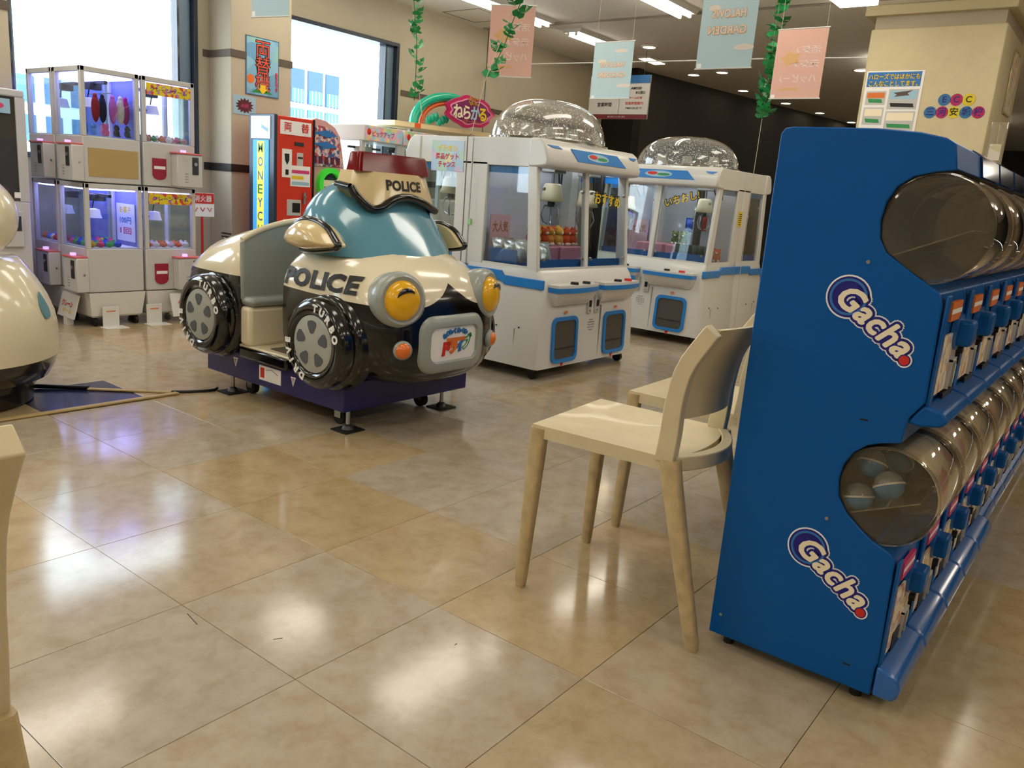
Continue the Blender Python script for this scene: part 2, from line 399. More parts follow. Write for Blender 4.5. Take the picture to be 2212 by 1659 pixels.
# right-hand pillar with its cap
struct(MB().box(7.50, 8.55, 1.19, 2.19, 0, 2.62).build('wall_pillar', 'pillar_paper', bevel=.01))
struct(MB().box(7.46, 8.6, 1.14, 2.25, 2.72, CEIL).build('trim_%d' % n, 'pillar_paper', bevel=.006)); n += 1
struct(MB().box(7.52, 8.53, 1.21, 2.17, 2.62, 2.72).build('trim_%d' % n, mat('cap_shade_grey', '#b3a68c', 0.6))); n += 1  # neck under the cap; the cap's shade is put into its greyer colour

# ------------------------------------------------------------------ ceiling lamps
def fluoro(name, label, x, y, L=1.2, group='fluorescent ceiling lamps', tubes=True):
    t = thing(name, label, 'ceiling lamp', (x, y, CEIL), group=group)
    b = MB(); b.prism([(-.13, 0), (-.10, -.035), (.10, -.035), (.13, 0)], 'x', -L/2-.03, L/2+.03); b.build('housing', 'white_paint', t)
    e = 'tube_light'
    if e not in MATS:
        M = mat(e, '#ffffff', 0.4); bs = M.node_tree.nodes['Principled BSDF']
        bs.inputs['Emission Color'].default_value = (*LAMP_TINT, 1); bs.inputs['Emission Strength'].default_value = LAMP_POWER
    if not tubes:
        if 'panel_light' not in MATS:
            M = mat('panel_light', '#ffffff', 0.4); bs = M.node_tree.nodes['Principled BSDF']
            bs.inputs['Emission Color'].default_value = (*LAMP_TINT, 1); bs.inputs['Emission Strength'].default_value = LAMP_POWER*.47
        MB().box(-L/2, L/2, -.145, .145, -.085, -.036).build('diffuser', 'panel_light', t)
        return t
    for s in (-1, 1):
        MB().cyl((-L/2, s*.05, -.052), (L/2, s*.05, -.052), .014, n=8).build('lamp_tube', e, t, smooth=40)
        for q in (-1, 1): MB().box(q*(L/2+.006)-.006, q*(L/2+.006)+.006, s*.05-.012, s*.05+.012, -.066, -.035).build('socket', 'white_plastic', t)
    return t
vis = {(6.5, 5.30): 'twin fluorescent ceiling lamp nearest the window wall, above the pink banner', (7.95, 5.25): 'short slanting fluorescent lamp beyond the ceiling rail, above the small blue banner', (6.55, 3.75): 'twin fluorescent ceiling lamp beside the large pale blue banner'}
for (x, y), lb in vis.items(): fluoro('fluorescent_lamp', lb, x, y, 1.2 if x != 7.95 else .8)
for y in (5.30, 3.85, 2.2, .55, -1.6, -3.8):
    for x in (-3.4, -.6, 1.9, 4.45, 6.5):
        if x == 6.5 and y > 3: continue
        fluoro('fluorescent_lamp', 'ceiling lamp over the play area, above the picture', x, y, tubes=False)
for x in (10.2, 15.2):
    for y in (2.6, -1.4): fluoro('fluorescent_lamp', 'ceiling lamp over the far shop floor, hidden by the pillar', x, y, tubes=False)
mat('downlight_glow', '#ffffff', 0.4, emit='#ffe9c4', es=14)
DL = [(8.58, 4.90, 'round downlight above the small blue banner'), (10.45, 5.25, 'round downlight at the foot of the large pale blue banner, left of two'), (10.33, 4.79, 'round downlight under the large pale blue banner, right of two'),
      (11.9, 5.15, 'round downlight left of the third ivy strand over the dark wall'), (13.26, 5.0, 'first downlight beneath the pink banner, along the dark wall'), (14.48, 4.85, 'second downlight beneath the pink banner, along the dark wall'),
      (15.8, 4.7, 'farthest small downlight at the end of the dark wall'), (10.45, 3.10, 'downlight cut off by the edge of the cream pillar')]
for x, y, lb in DL:
    t = thing('downlight', lb, 'downlight', (x, y, CEIL), group='round downlights in the ceiling')
    MB().lathe([(.095, 0), (.095, -.012), (.072, -.014), (.072, -.004)], 24, cap1=False).build('trim_ring', 'white_paint', t, smooth=40)
    MB().lathe([(.072, -.003), (.072, -.010)], 24).build('lens', 'downlight_glow', t)
t = thing('ceiling_fixture', 'small square ceiling lamp between the two blue banners', 'ceiling lamp', (9.3, 5.25, CEIL))
MB().box(-.22, .22, -.09, .09, -.03, 0).build('housing', 'white_paint', t, bevel=.004)
MB().box(-.20, .20, -.07, .07, -.034, -.03).build('diffuser', 'downlight_glow', t)

# ------------------------------------------------------------------ outside
struct(MB().box(-30, 60, 6.9, 90, -.3, -.1).build('ground_outside', mat('pavement', '#b9bcbd', 0.8)))
bd = thing('office_building', 'white office block with blue windows seen through the far window', 'building', (14, 22, -.1), world=True)
MB().box(12.0, 18.75, 22.0, 30, -.1, 5.2).build('wall', mat('building_white', '#e8eaee', 0.7), bd)
mat('building_glass', '#416a99', 0.25); mat('building_shade', '#38547a', 0.5)
for zi, (za, zb) in enumerate(((3.35, 4.36), (2.72, 3.18), (1.75, 2.5))):
    for xa, xb in ((15.6, 16.42), (16.56, 17.08), (17.22, 17.80), (17.93, 18.46)):
        w_ = MB().box(xa, xb, 21.94, 22.0, za, zb).build('window', 'building_shade' if zi == 0 else 'building_glass', bd)
        if zi == 0: MB().box(xa+.02, xb-.02, 21.93, 21.94, za+.02, za+.42).build('pane', 'building_glass', w_)
        for q in range(1, 4): MB().box(xa+q*(xb-xa)/4-.01, xa+q*(xb-xa)/4+.01, 21.92, 21.94, za, za+.42).build('mullion', 'white_paint', w_)
bd = thing('apartment_tower', 'faint pale tower behind the stacked crane machines, through the window', 'building', (11, 22, -.1), world=True)
MB().box(8.2, 11.0, 23, 26, -.1, 3.3).box(8.3, 8.75, 23.5, 24.2, 3.3, 4.0).box(9.8, 10.6, 23.4, 24.4, 3.3, 3.9).build('wall', 'building_white', bd)
for r_ in range(3):
    for c_ in range(4): MB().box(8.45+c_*.65, 8.85+c_*.65, 22.96, 23, .5+r_*.95, 1.15+r_*.95).build('window', 'building_glass', bd)
fn = thing('site_fence', 'long white site fence with grey top strip outside the far window', 'fence', (20, 12.6, -.1), world=True)
MB().box(10.75, 40, 12.5, 12.7, -.1, 2.06).build('panel', 'building_white', fn); MB().box(10.75, 40, 12.48, 12.72, 2.06, 2.25).build('top_strip', mat('fence_grey', '#a9adb2', 0.7), fn)

for x, y, L_, a in ((.970, 1.640, .062, 1.40), (1.06, 1.427, .022, -.5), (1.339, 1.116, .010, .2)):
    MB().box(-L_/2, L_/2, -.0012, .0012, 0, .0003, Matrix.Translation((x, y, .0001)) @ Matrix.Rotation(a, 4, 'Z')).build('scuff_mark', mat('scuff', '#4d4236', .7), floor)
# ------------------------------------------------------------------ capsule machines (two-tier towers in a row)
GX, GP = 1.80, 0.265
UD = (.345, 1.052, .107); LD = (.340, .487, .107)      # drum centres (y, z, r)
NOTCH_U = [(.322, 1.166), (.362, 1.160)]+[(.398, 1.150), (.424, 1.130), (.440, 1.098), (.445, 1.062), (.441, 1.026), (.424, .998), (.390, .976), (.348, .950)]
NOTCH_L = [(.362, .602), (.392, .590), (.418, .566), (.433, .535), (.437, .500), (.432, .463), (.410, .430), (.380, .406), (.347, .383)]
OUTLINE = [(.680, .030), (.680, 1.228), (.672, 1.240), (.655, 1.243), (.480, 1.242), (.400, 1.236), (.352, 1.226), (.332, 1.214)]+NOTCH_U+[(.310, .928), (.302, .905), (.298, .705), (.322, .668), (.328, .610)]+NOTCH_L+[(.308, .367), (.296, .350), (.290, .110), (.294, .095), (.294, .030)]
mat('card_print', '#e9dcc0', 0.45, noise=0.25, nscale=60)
def printed(name, cols, scale=40.0, base='#efe4cc'):
    """small illegible print: soft blotches of colour on paper"""
    if name in MATS: return MATS[name]
    M = mat(name, base, 0.45); nt = M.node_tree; N = nt.nodes; L = nt.links
    tc = N.new('ShaderNodeTexCoord'); vo = N.new('ShaderNodeTexVoronoi'); vo.inputs['Scale'].default_value = scale
    oi = N.new('ShaderNodeObjectInfo'); ad = N.new('ShaderNodeVectorMath'); ad.operation = 'ADD'
    L.new(tc.outputs['Object'], ad.inputs[0]); L.new(oi.outputs['Random'], ad.inputs[1]); L.new(ad.outputs[0], vo.inputs['Vector'])
    sp = N.new('ShaderNodeSeparateColor'); L.new(vo.outputs['Color'], sp.inputs[0])
    cr = N.new('ShaderNodeValToRGB'); cr.color_ramp.interpolation = 'CONSTANT'
    e = cr.color_ramp.elements; n_ = len(cols)
    e[0].position = 0; e[0].color = (*lin(cols[0]), 1); e[1].position = (n_-1)/n_; e[1].color = (*lin(cols[-1]), 1)
    for i in range(1, n_-1): k = e.new(i/n_); k.color = (*lin(cols[i]), 1)
    L.new(sp.outputs[0], cr.inputs[0]); L.new(cr.outputs[0], N['Principled BSDF'].inputs['Base Color'])
    return M
printed('capsule_card', ['#efe3c8', '#ead9b4', '#d9b98d', '#c8b7c0', '#c9976b', '#efe3c8', '#b9c4d0', '#ecdcb8', '#d78d7a', '#efe6cf'], 55)
printed('drum_card', ['#efe1c0', '#e7d3ab', '#dca79b', '#efe1c0', '#c9c0b0', '#e4cf9f', '#d8bda0'], 22)
mat('acrylic_label', '#24406e', 0.12, spec=0.8, coat=1.0, noise=0.4, nscale=30)
glass('clear_flap', tint='#efe9d8', gloss=2.0, opac=0.25, base='#d8ccac')
def drum_part(t, c, x0, x1, tier, k):
    y, z, r = c
    Mx = frame((x0, y, z), (0, 1, 0), (0, 0, 1))          # local z -> world x
    b = MB(); Ld = x1-x0
    b.lathe([(r*.90, .004), (r*.985, .006), (r, .014), (r, Ld-.014), (r*.985, Ld-.006), (r*.90, Ld-.004)], 40, M=Mx, cap0=False, cap1=False)
    b.lathe([(0.001, .004), (r*.45, .0042), (r*.90, .004)], 40, M=Mx, cap0=False, cap1=False)
    b.lathe([(r*.90, Ld-.004), (0.001, Ld-.004)], 40, M=Mx, cap0=False, cap1=False)
    d = b.build('drum', 'drum_clear', t, smooth=50)
    for q in (.006, Ld-.006):
        ring = [(r*.99, q-.004), (r*1.025, q-.003), (r*1.025, q+.003), (r*.99, q+.004)]
        bb = MB(); bb.lathe(ring+[ring[0]], 40, M=Mx, cap0=False, cap1=False); bb.build('drum_rim', 'drum_clear', d, smooth=50)
    # slanting flap inside
    bb = MB(); bb.box(-.075, .075, .01, Ld-.01, 0, .003, frame((x0, y, z-.03), (0, -1, .45), (1, 0, 0)) @ Matrix.Identity(4)); bb.build('flap', 'clear_flap', d)
    if k > 0 or tier == 'low':
        pts = [(r*.93*math.cos(math.radians(a)), r*.93*math.sin(math.radians(a))) for a in range(60, 211, 10)]
        # printed sheet lining the front of the drum
        bb = MB(); rg = [[(x_, y+p[0], z+p[1]) for p in pts] for x_ in (x0+.02, x1-.02)]
        bb.loft(rg, False, False, closed=False); bb.build('paper_sheet', 'drum_card', d, smooth=60)
    return d
def gacha_tower(k, label):
    x0 = GX+GP*k; x1 = x0+GP-.003
    t = thing('capsule_machine', label, 'capsule machine', ((x0+x1)/2, .46, 0), group='blue capsule toy machines in a row', world=True)
    cab = MB().prism(OUTLINE, 'x', x0, x1).build('cabinet', 'gacha_blue', t, bevel=.003)
    for nt_, nm in ((NOTCH_U, 'drum_recess'), (NOTCH_L, 'drum_recess')):
        b = MB(); b.loft([[(x_, p[0]-.003, p[1]+(.003 if p[1] < .9 and p[1] > .6 else 0)) for p in nt_] for x_ in (x0+.002, x1-.002)], False, False, closed=False)
        b.build(nm, 'gacha_dark', cab, smooth=50)
    drum_part(t, UD, x0+.002, x1-.002, 'up', k); drum_part(t, LD, x0+.002, x1-.002, 'low', k)
    for zt, zb, yy, low in ((.925, .715, .299, 0), (.352, .115, .292, 1)):
        face = yy-.001
        # price card, frame bars, turning knob, dial, coin return, chute
        MB().box(x0+.044, x1-.006, face-.005, face, zb, zt-.085).build('price_card', 'capsule_card', t)
        MB().box(x0+.004, x0+.040, face-.006, face, zb-.02, zt).build('frame_bar', 'gacha_blue', t, bevel=.003)
        MB().box(x1-.005, x1-.001, face-.007, face, zb-.02, zt).build('frame_bar', 'gacha_blue', t, bevel=.003)
        MB().box(x0+.05, x0+.16, face-.008, face, zt-.055, zt-.015).build('sticker', 'orange_print' if not low else 'pink_print', t)
        MB().box(x0+.05, x0+.16, face-.0085, face-.008, zt-.040, zt-.030).build('sticker_band', 'white_print', t)
        kn = MB(); kn.box(-.030, .030, -.036, 0, -.028, .028, Matrix.Translation((x0+.17, face-.004, zt-.085))); kn = kn.build('knob', 'gacha_blue', t, bevel=.008)
        MB().cyl((x0+.17, face, zt-.085), (x0+.17, face-.012, zt-.085), .040, n=20).build('knob_collar', 'gacha_tray', kn, smooth=40)
        dl = MB().cyl((x0+.215, face-.002, zb+.085), (x0+.215, face-.018, zb+.085), .011, n=14).build('dial', 'black_plastic', t, smooth=40)
        MB().box(x0+.211, x0+.219, face-.014, face-.002, zb+.05, zb+.085).build('dial_stem', 'black_plastic', dl)
        b = MB(); b.box(x0+.150, x0+.156, face-.012, face-.004, zb+.0, zb+.065); b.box(x0+.194, x0+.2, face-.012, face-.004, zb, zb+.065); b.box(x0+.150, x0+.2, face-.012, face-.004, zb+.06, zb+.067)
        cr = b.build('coin_return', 'light_grey', t)
        MB().box(x0+.158, x0+.192, face-.007, face-.004, zb+.004, zb+.058).build('slot', 'black_plastic', cr)
    # upper chute lip and lower tray
    b = MB(); b.prism([(.300, .700), (.262, .690), (.250, .672), (.262, .658), (.300, .652), (.328, .655)], 'x', x0+.004, x1-.004); b.build('upper_chute', 'gacha_blue', t, bevel=.006)
    MB().box(x0+.12, x1-.03, .288, .299, .662, .71).build('chute_opening', 'black_plastic', t)
    yf = .236 if k < 5 else .262
    b = MB(); b.prism([(.292, .030), (.292, .105), (yf+.030, .098), (yf+.010, .088), (yf, .066), (yf+.004, .040), (yf+.016, .030)], 'x', x0+.002, x1-.001); b.build('tray', 'gacha_tray', t, bevel=.013, seg=4)
    MB().box(x0+.09, x1-.03, .284, .2915, .104, .15).build('tray_opening', 'black_plastic', t)
    # header label holder on top
    if k > 0:
        MB().prism([(.350, 1.224), (.330, 1.212), (.321, 1.170), (.318, 1.170), (.327, 1.214), (.349, 1.227)], 'x', x0+.012, x1-.012).build('header_label', 'acrylic_label', t)
    for xx in (x0+.04, x1-.04):
        for yy in (.33, .64): MB().cyl((xx, yy, 0), (xx, yy, .032), .014, n=10).build('foot', 'rubber', t, smooth=40)
    return t
ORD = ['first', 'second', 'third', 'fourth', 'fifth', 'sixth', 'seventh', 'eighth', 'ninth', 'tenth']
for k in range(10):
    lb = 'blue two-tier capsule machine whose whole side panel with two Gacha logos faces us' if k == 0 else '%s blue two-tier capsule machine along the row from the logo panel' % ORD[k]
    tw = gacha_tower(k, lb)
    if k: continue
    # side panel print
    for (ya, za, yb, zb) in ((.504, .911, .345, .799), (.497, .336, .339, .231)):
        cx, cz = (ya+yb)/2, (za+zb)/2; L_ = math.hypot(yb-ya, zb-za)
        xd = Vector((0, yb-ya, zb-za)).normalized()
        ud = xd.cross(Vector((-1, 0, 0))) * -1
        o3 = Vector((GX-.0008, cx, cz))
        tx = o3-xd*.002
        kw = dict(shear=.22, space=1.06)
        put_halo('Gacha', .070, .0105, tx+Vector((.0003, 0, 0)), xd, ud, 'white_print', tw, 'logo_outline', extrude=0.0, **kw)
        put_halo('Gacha', .070, .0078, tx-Vector((.0005, 0, 0)), xd, ud, 'navy_print', tw, 'logo_shadow', extrude=0.0, **kw)
        put_halo('Gacha', .070, .0024, tx-Vector((.0010, 0, 0)), xd, ud, 'cream_print', tw, 'logo_lettering', n=8, extrude=0.0, **kw)
        g = o3-xd*.072+ud*.002
        for nm, ro, ri, mt, dz in (('swirl_outline', .047, .012, 'white_print', -.0002), ('swirl_ring', .0435, .014, 'navy_print', .0002), ('swirl_band', .039, .034, 'blue_print', .0005)):
            ringplate(nm, disc(ro, 32), disc(ri, 32), g+Vector((-dz, 0, 0)), xd, ud, mt, tw, t=.0004)
        for nm, rr, mt, dz in (('dot_outline', .0155, 'white_print', .0002), ('dot_shadow', .0125, 'navy_print', .0006), ('red_dot', .010, 'red_print', .0012)):
            plate(nm, disc(rr, 20), o3+xd*.1-ud*.016-Vector((dz, 0, 0)), xd, ud, mt, tw, t=.0006)
    for yy, zz in ((.408, .644), (.352, .083)): MB().box(GX-.001, GX+.002, yy-.008, yy+.008, zz-.0018, zz+.0018).build('vent_slit', 'black_plastic', tw)
    for yy, zz in ((.655, .085), (.455, .975), (.448, .405)): MB().cyl((GX-.0015, yy, zz), (GX+.002, yy, zz), .004, n=10).build('screw', 'metal', tw)
# capsules lying in the lower drum of the nearest tower
mat('capsule_blue', '#3f7fae', 0.2, coat=0.6); glass('capsule_clear', tint='#dfe9ee', gloss=1.4, opac=.25, base='#d4dde0')
CP = [(GX+.042, .400, .460, 'pale blue capsule low at the back of the nearest lower drum'), (GX+.042, .343, .503, 'blue capsule in front, lower drum of the nearest machine'), (GX+.075, .392, .533, 'blue capsule on top of the others in the nearest lower drum'),
      (GX+.115, .360, .462, 'blue capsule in the middle of the nearest lower drum'), (GX+.150, .352, .535, 'hindmost blue capsule in the nearest lower drum')]
for x, y, z, lb in CP:
    t = thing('toy_capsule', lb, 'capsule', (x, y, z), group='blue toy capsules'); t.rotation_euler = (random.uniform(0, 1), random.uniform(0, 1), random.uniform(0, 3))
    MB().ball((0, 0, 0), .032, 18, 8, -PI/2, 0).build('lower_half', 'capsule_blue', t, smooth=60)
    MB().ball((0, 0, 0), .032, 18, 8, 0, PI/2).build('upper_half', 'capsule_clear', t, smooth=60)
    MB().lathe([(.0315, -.002), (.0335, -.002), (.0335, .002), (.0315, .002)], 20).build('seam', 'white_plastic', t, smooth=30)
# clear upright card holder on the row's top
t = thing('acrylic_sign_holder', 'clear upright acrylic card holder standing on the capsule machines', 'sign holder', (2.75, .40, 1.243), world=True)
glass('acrylic', tint='#f2efe6', gloss=1.6, opac=.22, base='#e9dcc0')
MB().box(2.74, 2.742, .385, .425, 1.245, 1.36).build('sheet', 'acrylic', t); MB().box(2.73, 2.76, .38, .43, 1.242, 1.246).build('stand', 'acrylic', t)
MB().box(2.7395, 2.7399, .39, .42, 1.255, 1.30).build('card', 'drum_card', t)

# ------------------------------------------------------------------ chairs
mat('chair_plastic', '#d8c9a2', 0.42, coat=0.1, noise=0.06, nscale=14, bump=0.05, bscale=60)
mat('chair_scuffed', '#c4ad80', 0.5, noise=0.22, nscale=30)
def bez(ps, n):
    out = []
    for i in range(n+1):
        t_ = i/n*(len(ps)-1); a = min(int(t_), len(ps)-2); u = t_-a
        p0, p1, p2, p3 = ps[max(a-1, 0)], ps[a], ps[a+1], ps[min(a+2, len(ps)-1)]
        out.append(tuple(.5*((2*b_)+(-a_+c_)*u+(2*a_-5*b_+4*c_-d_)*u*u+(-a_+3*b_-3*c_+d_)*u**3) for a_, b_, c_, d_ in zip(p0, p1, p2, p3)))
    return out
def chair(name, label, loc, rotz, group='cream plastic stacking chairs'):
    """local: x across (0 centre), y backward-to-forward (0 at the seat's front edge, negative to the back)"""
    t = thing(name, label, 'chair', loc, rotz, group)
    hw = .200
    # seat: shallow dished shell
    nx, ny = 14, 12; top = []; bot = []
    for j in range(ny+1):
        v = j/ny; y = 0-.385*v; w = hw*(1-.03*v)
        bow = .035*(v**6)
        for i in range(nx+1):
            u = -1+2*i/nx
            z = .470-.016*(1-u*u)*(math.sin(PI*min(1, v*1.05))**.8)-.004*v
            yy = y-bow*(1-u*u)
            top.append((u*w, yy, z)); bot.append((u*w, yy, z-.034+(.012*(1-abs(u)**4))))
    b = MB(); n1 = nx+1; N_ = len(top); fs = []
    for j in range(ny):
        for i in range(nx):
            a = j*n1+i; fs.append((a, a+n1, a+n1+1, a+1)); fs.append((N_+a, N_+a+1, N_+a+n1+1, N_+a+n1))
    for j in range(ny):
        a = j*n1; fs.append((a, N_+a, N_+a+n1, a+n1)); a = j*n1+nx; fs.append((a, a+n1, N_+a+n1, N_+a))
    for i in range(nx):
        fs.append((i, i+1, N_+i+1, N_+i)); a = ny*n1+i; fs.append((a, N_+a, N_+a+1, a+1))
    b.add(top+bot, fs); b.build('seat', 'chair_plastic', t, smooth=40)
    # legs: tapering rectangular, front upright with a slight splay, rear swept back
    def leg(nm, path, w, d):
        rings = []
        for (x, y, z), ww, dd in zip(path, w, d):
            c = .15*min(ww, dd)
            rings.append([(x-ww/2+c, y-dd/2, z), (x+ww/2-c, y-dd/2, z), (x+ww/2, y-dd/2+c, z), (x+ww/2, y+dd/2-c, z), (x+ww/2-c, y+dd/2, z), (x-ww/2+c, y+dd/2, z), (x-ww/2, y+dd/2-c, z), (x-ww/2, y-dd/2+c, z)])
        MB().loft(rings[::-1]).build(nm, 'chair_scuffed', t, smooth=50)
    for s in (-1, 1):
        leg('leg', [(s*(hw-.012), -.016, .462), (s*(hw-.011), -.014, .40), (s*(hw-.004), -.002, .02), (s*(hw-.004), -.002, 0)], [.032, .034, .026, .022], [.042, .044, .028, .024])
        leg('leg', [(s*(hw-.014), -.385, .462), (s*(hw-.012), -.398, .40), (s*(hw-.003), -.500, .02), (s*(hw-.003), -.505, 0)], [.038, .040, .030, .025], [.046, .046, .032, .027])
    # backrest: curved shell plus two thick side uprights
    side = bez([(-.372, .455), (-.378, .53), (-.380, .60), (-.396, .69), (-.440, .770), (-.452, .788)], 14)
    for s in (-1, 1):
        rings = []
        for i, (y, z) in enumerate(side):
            f_ = i/(len(side)-1); th = .048-.010*f_; ww = .034; xo = s*(hw-.016+.006*f_)
            dy, dz = (side[min(i+1, len(side)-1)][0]-side[max(i-1, 0)][0]), (side[min(i+1, len(side)-1)][1]-side[max(i-1, 0)][1]); l_ = math.hypot(dy, dz); ny_, nz_ = dz/l_, -dy/l_
            rings.append([(xo-ww/2, y+ny_*th/2, z+nz_*th/2), (xo+ww/2, y+ny_*th/2, z+nz_*th/2), (xo+ww/2, y-ny_*th/2, z-nz_*th/2), (xo-ww/2, y-ny_*th/2, z-nz_*th/2)])
        MB().loft(rings).build('back_post', 'chair_plastic', t, smooth=50, bevel=.004)
    b = MB(); fr, bk = [], []
    nu = 16; lower = [p for p in side if p[1] > .555]
    for (y, z) in lower:
        for i in range(nu+1):
            u = -1+2*i/nu; bow = .05*(1-u*u)
            fr.append((u*(hw-.03), y-bow+.004, z+.006*(1-u*u))); bk.append((u*(hw-.03), y-bow-.010, z+.006*(1-u*u)))
    n1 = nu+1; N_ = len(fr); fs = []; R_ = len(lower)
    for j in range(R_-1):
        for i in range(nu):
            a = j*n1+i; fs.append((a, a+1, a+n1+1, a+n1)); fs.append((N_+a, N_+a+n1, N_+a+n1+1, N_+a+1))
    for i in range(nu):
        fs.append((i, N_+i, N_+i+1, i+1)); a = (R_-1)*n1+i; fs.append((a, a+1, N_+a+1, N_+a))
    for j in range(R_-1):
        a = j*n1; fs.append((a, a+n1, N_+a+n1, N_+a)); a = j*n1+nu; fs.append((a, N_+a, N_+a+n1, a+n1))
    b.add(fr+bk, fs); b.build('backrest', 'chair_plastic', t, smooth=40)
    # rear seat rail, bowed
    rings = []
    for i in range(17):
        u = -1+2*i/16; y = -.388-.062*(1-u*u); x = u*(hw-.02)
        rings.append([(x, y+.016, .468), (x, y+.016, .432), (x, y-.014, .432), (x, y-.014, .468)])
    MB().loft(rings).build('rear_rail', 'chair_plastic', t, smooth=50, bevel=.003)
    return t
chair('chair', 'cream plastic chair with its back against the blue logo panel', (1.885, 1.209, 0), math.radians(5))
chair('chair', 'cream plastic chair half hidden behind the one at the logo panel', (2.462, 1.236, 0), math.radians(2))
chair('chair', 'cream plastic chair cut off by the lower left corner of the picture', (.105, 1.28, 0), 0)
# ------------------------------------------------------------------ police car ride (front towards -Y, centre line X = PC)
PC = 2.62
def police_paint():
    M = mat('police_paint', '#e6dbbd', 0.16, coat=0.6); nt = M.node_tree; N = nt.nodes; L = nt.links; b = N['Principled BSDF']
    tc = N.new('ShaderNodeTexCoord'); sp = N.new('ShaderNodeSeparateXYZ'); L.new(tc.outputs['Object'], sp.inputs[0])
    def mth(op, a, b_=None, clamp=False):
        n = N.new('ShaderNodeMath'); n.operation = op; n.use_clamp = clamp
        for i, v in enumerate((a, b_)):
            if v is None: continue
            if isinstance(v, (int, float)): n.inputs[i].default_value = v
            else: L.new(v, n.inputs[i])
        return n.outputs[0]
    # black below a line that rises to a peak over the nose
    dx = mth('ABSOLUTE', mth('SUBTRACT', sp.outputs[0], PC))
    pk = mth('POWER', mth('SUBTRACT', 1.0, mth('DIVIDE', dx, .19), True), 1.8)
    front = mth('LESS_THAN', sp.outputs[1], 2.62)
    line = mth('ADD', mth('MULTIPLY', mth('MULTIPLY', pk, .092), front), mth('ADD', .592, mth('MULTIPLY', mth('SUBTRACT', 2.96, sp.outputs[1], True), -.04)))
    low = mth('LESS_THAN', sp.outputs[2], line)
    mx = N.new('ShaderNodeMix'); mx.data_type = 'RGBA'; L.new(low, mx.inputs[0]); mx.inputs[6].default_value = (*lin('#e6dbbd'), 1); mx.inputs[7].default_value = (*lin('#0b0a0a'), 1)
    L.new(mx.outputs[2], b.inputs['Base Color'])
police_paint()
mat('ride_black', '#0b0a0a', 0.14, coat=0.7); mat('ride_cream', '#e6dbbd', 0.18, coat=0.6); mat('ride_tan', '#d9c391', 0.2, coat=0.6)
mat('windshield_blue', '#5a93a8', 0.14, coat=0.7); mat('ride_grey', '#9aa09a', 0.3, coat=0.3); mat('rim_grey', '#a9aaa0', 0.35, coat=0.2); mat('rim_dark', '#55565a', 0.5)
mat('headlamp_yellow', '#f2b705', 0.2, coat=0.6); mat('fog_orange', '#e8741c', 0.22, coat=0.6); mat('base_navy', '#14145e', 0.3, coat=0.4)
mat('floor_mat', '#57523f', 0.7, bump=.4, bscale=200)
M_ = mat('beacon_red', '#7d0007', 0.14, coat=0.0, trans=.3, spec=.25); 
pol = thing('police_car_ride', 'black and cream police car kiddie ride with red roof light', 'kiddie ride', (PC, 3.1, 0), world=True)
# base
MB().box(2.245, 3.045, 2.585, 3.62, .085, .218).build('base', 'base_navy', pol, bevel=.006)
MB().box(2.31, 2.93, 2.70, 3.5, .07, .085).build('base_pan', 'black_plastic', pol)
# --- front body: rounded sections from nose to cowl
def sect(y, hw, zb, zt, e=3.2, n=44, crown=0.0):
    pts = []; zc = (zb+zt)/2; hz = (zt-zb)/2
    for i in range(n):
        a = 2*PI*i/n; c, s = math.cos(a), math.sin(a)
        x = hw*math.copysign(abs(c)**(2/e), c); z = hz*math.copysign(abs(s)**(2/e), s)
        if s > 0: x *= 1-.13*(s**3)                       # tumblehome
        pts.append((PC+x, y, zc+z+crown*(1-(x/hw)**2)*(1 if s > 0 else 0)))
    return pts
S_ = [(2.316, .13, .33, .49, 2.2), (2.322, .20, .29, .54, 2.5), (2.336, .265, .255, .585, 2.8), (2.36, .315, .235, .625, 3.0), (2.40, .355, .222, .668, 3.1), (2.46, .385, .213, .710, 3.3), (2.54, .403, .208, .748, 3.5), (2.65, .414, .206, .768, 3.7), (2.80, .420, .206, .772, 3.8), (2.93, .418, .208, .765, 3.8), (2.965, .412, .215, .755, 3.8)]
MB().loft([sect(y, w, zb, zt, e, crown=.03) for y, w, zb, zt, e in S_]).build('front_body', 'police_paint', pol, smooth=60)
# --- rear body
R_ = [(3.285, .408, .24, .760, 4.4), (3.30, .416, .222, .772, 4.4), (3.36, .422, .210, .780, 4.4), (3.48, .422, .210, .772, 4.2), (3.62, .418, .214, .745, 4.0), (3.72, .405, .222, .700, 3.6), (3.78, .375, .245, .64, 3.0), (3.815, .315, .285, .57, 2.6), (3.828, .22, .33, .50, 2.3)]
MB().loft([sect(y, w, zb, zt, e, crown=.06*max(0, 1-(y-3.28)/.45)) for y, w, zb, zt, e in R_]).build('rear_body', 'police_paint', pol, smooth=60)
# --- passenger tub: floor, sills, bench, seat back
MB().box(PC-.41, PC+.41, 2.94, 3.30, .205, .262).build('sill', 'ride_black', pol, bevel=.012)
MB().box(PC-.40, PC+.40, 2.93, 3.31, .255, .270).build('footwell', 'ride_cream', pol, bevel=.006)
MB().box(PC-.36, PC+.36, 2.955, 3.12, .270, .275).build('foot_mat', 'floor_mat', pol)
MB().box(PC-.408, PC+.408, 3.215, 3.30, .265, .455).build('bench', 'ride_cream', pol, bevel=.02)
MB().box(PC-.405, PC+.405, 3.205, 3.30, .455, .50).build('seat', 'ride_grey', pol, bevel=.02)
bp = []
for i in range(25):
    u = -1+2*i/24; bp.append((PC+.408*u, .768+.085*(1-u*u)-.012*abs(u)**8))
MB().prism([(PC-.408, .48)]+bp+[(PC+.408, .48)], 'y', 3.270, 3.300).build('seat_back', 'ride_grey', pol, smooth=40, bevel=.01)
MB().tube([(x, 3.275, z+.004) for x, z in bp], .014, 8).build('seat_back_rim', 'ride_cream', pol, smooth=60)
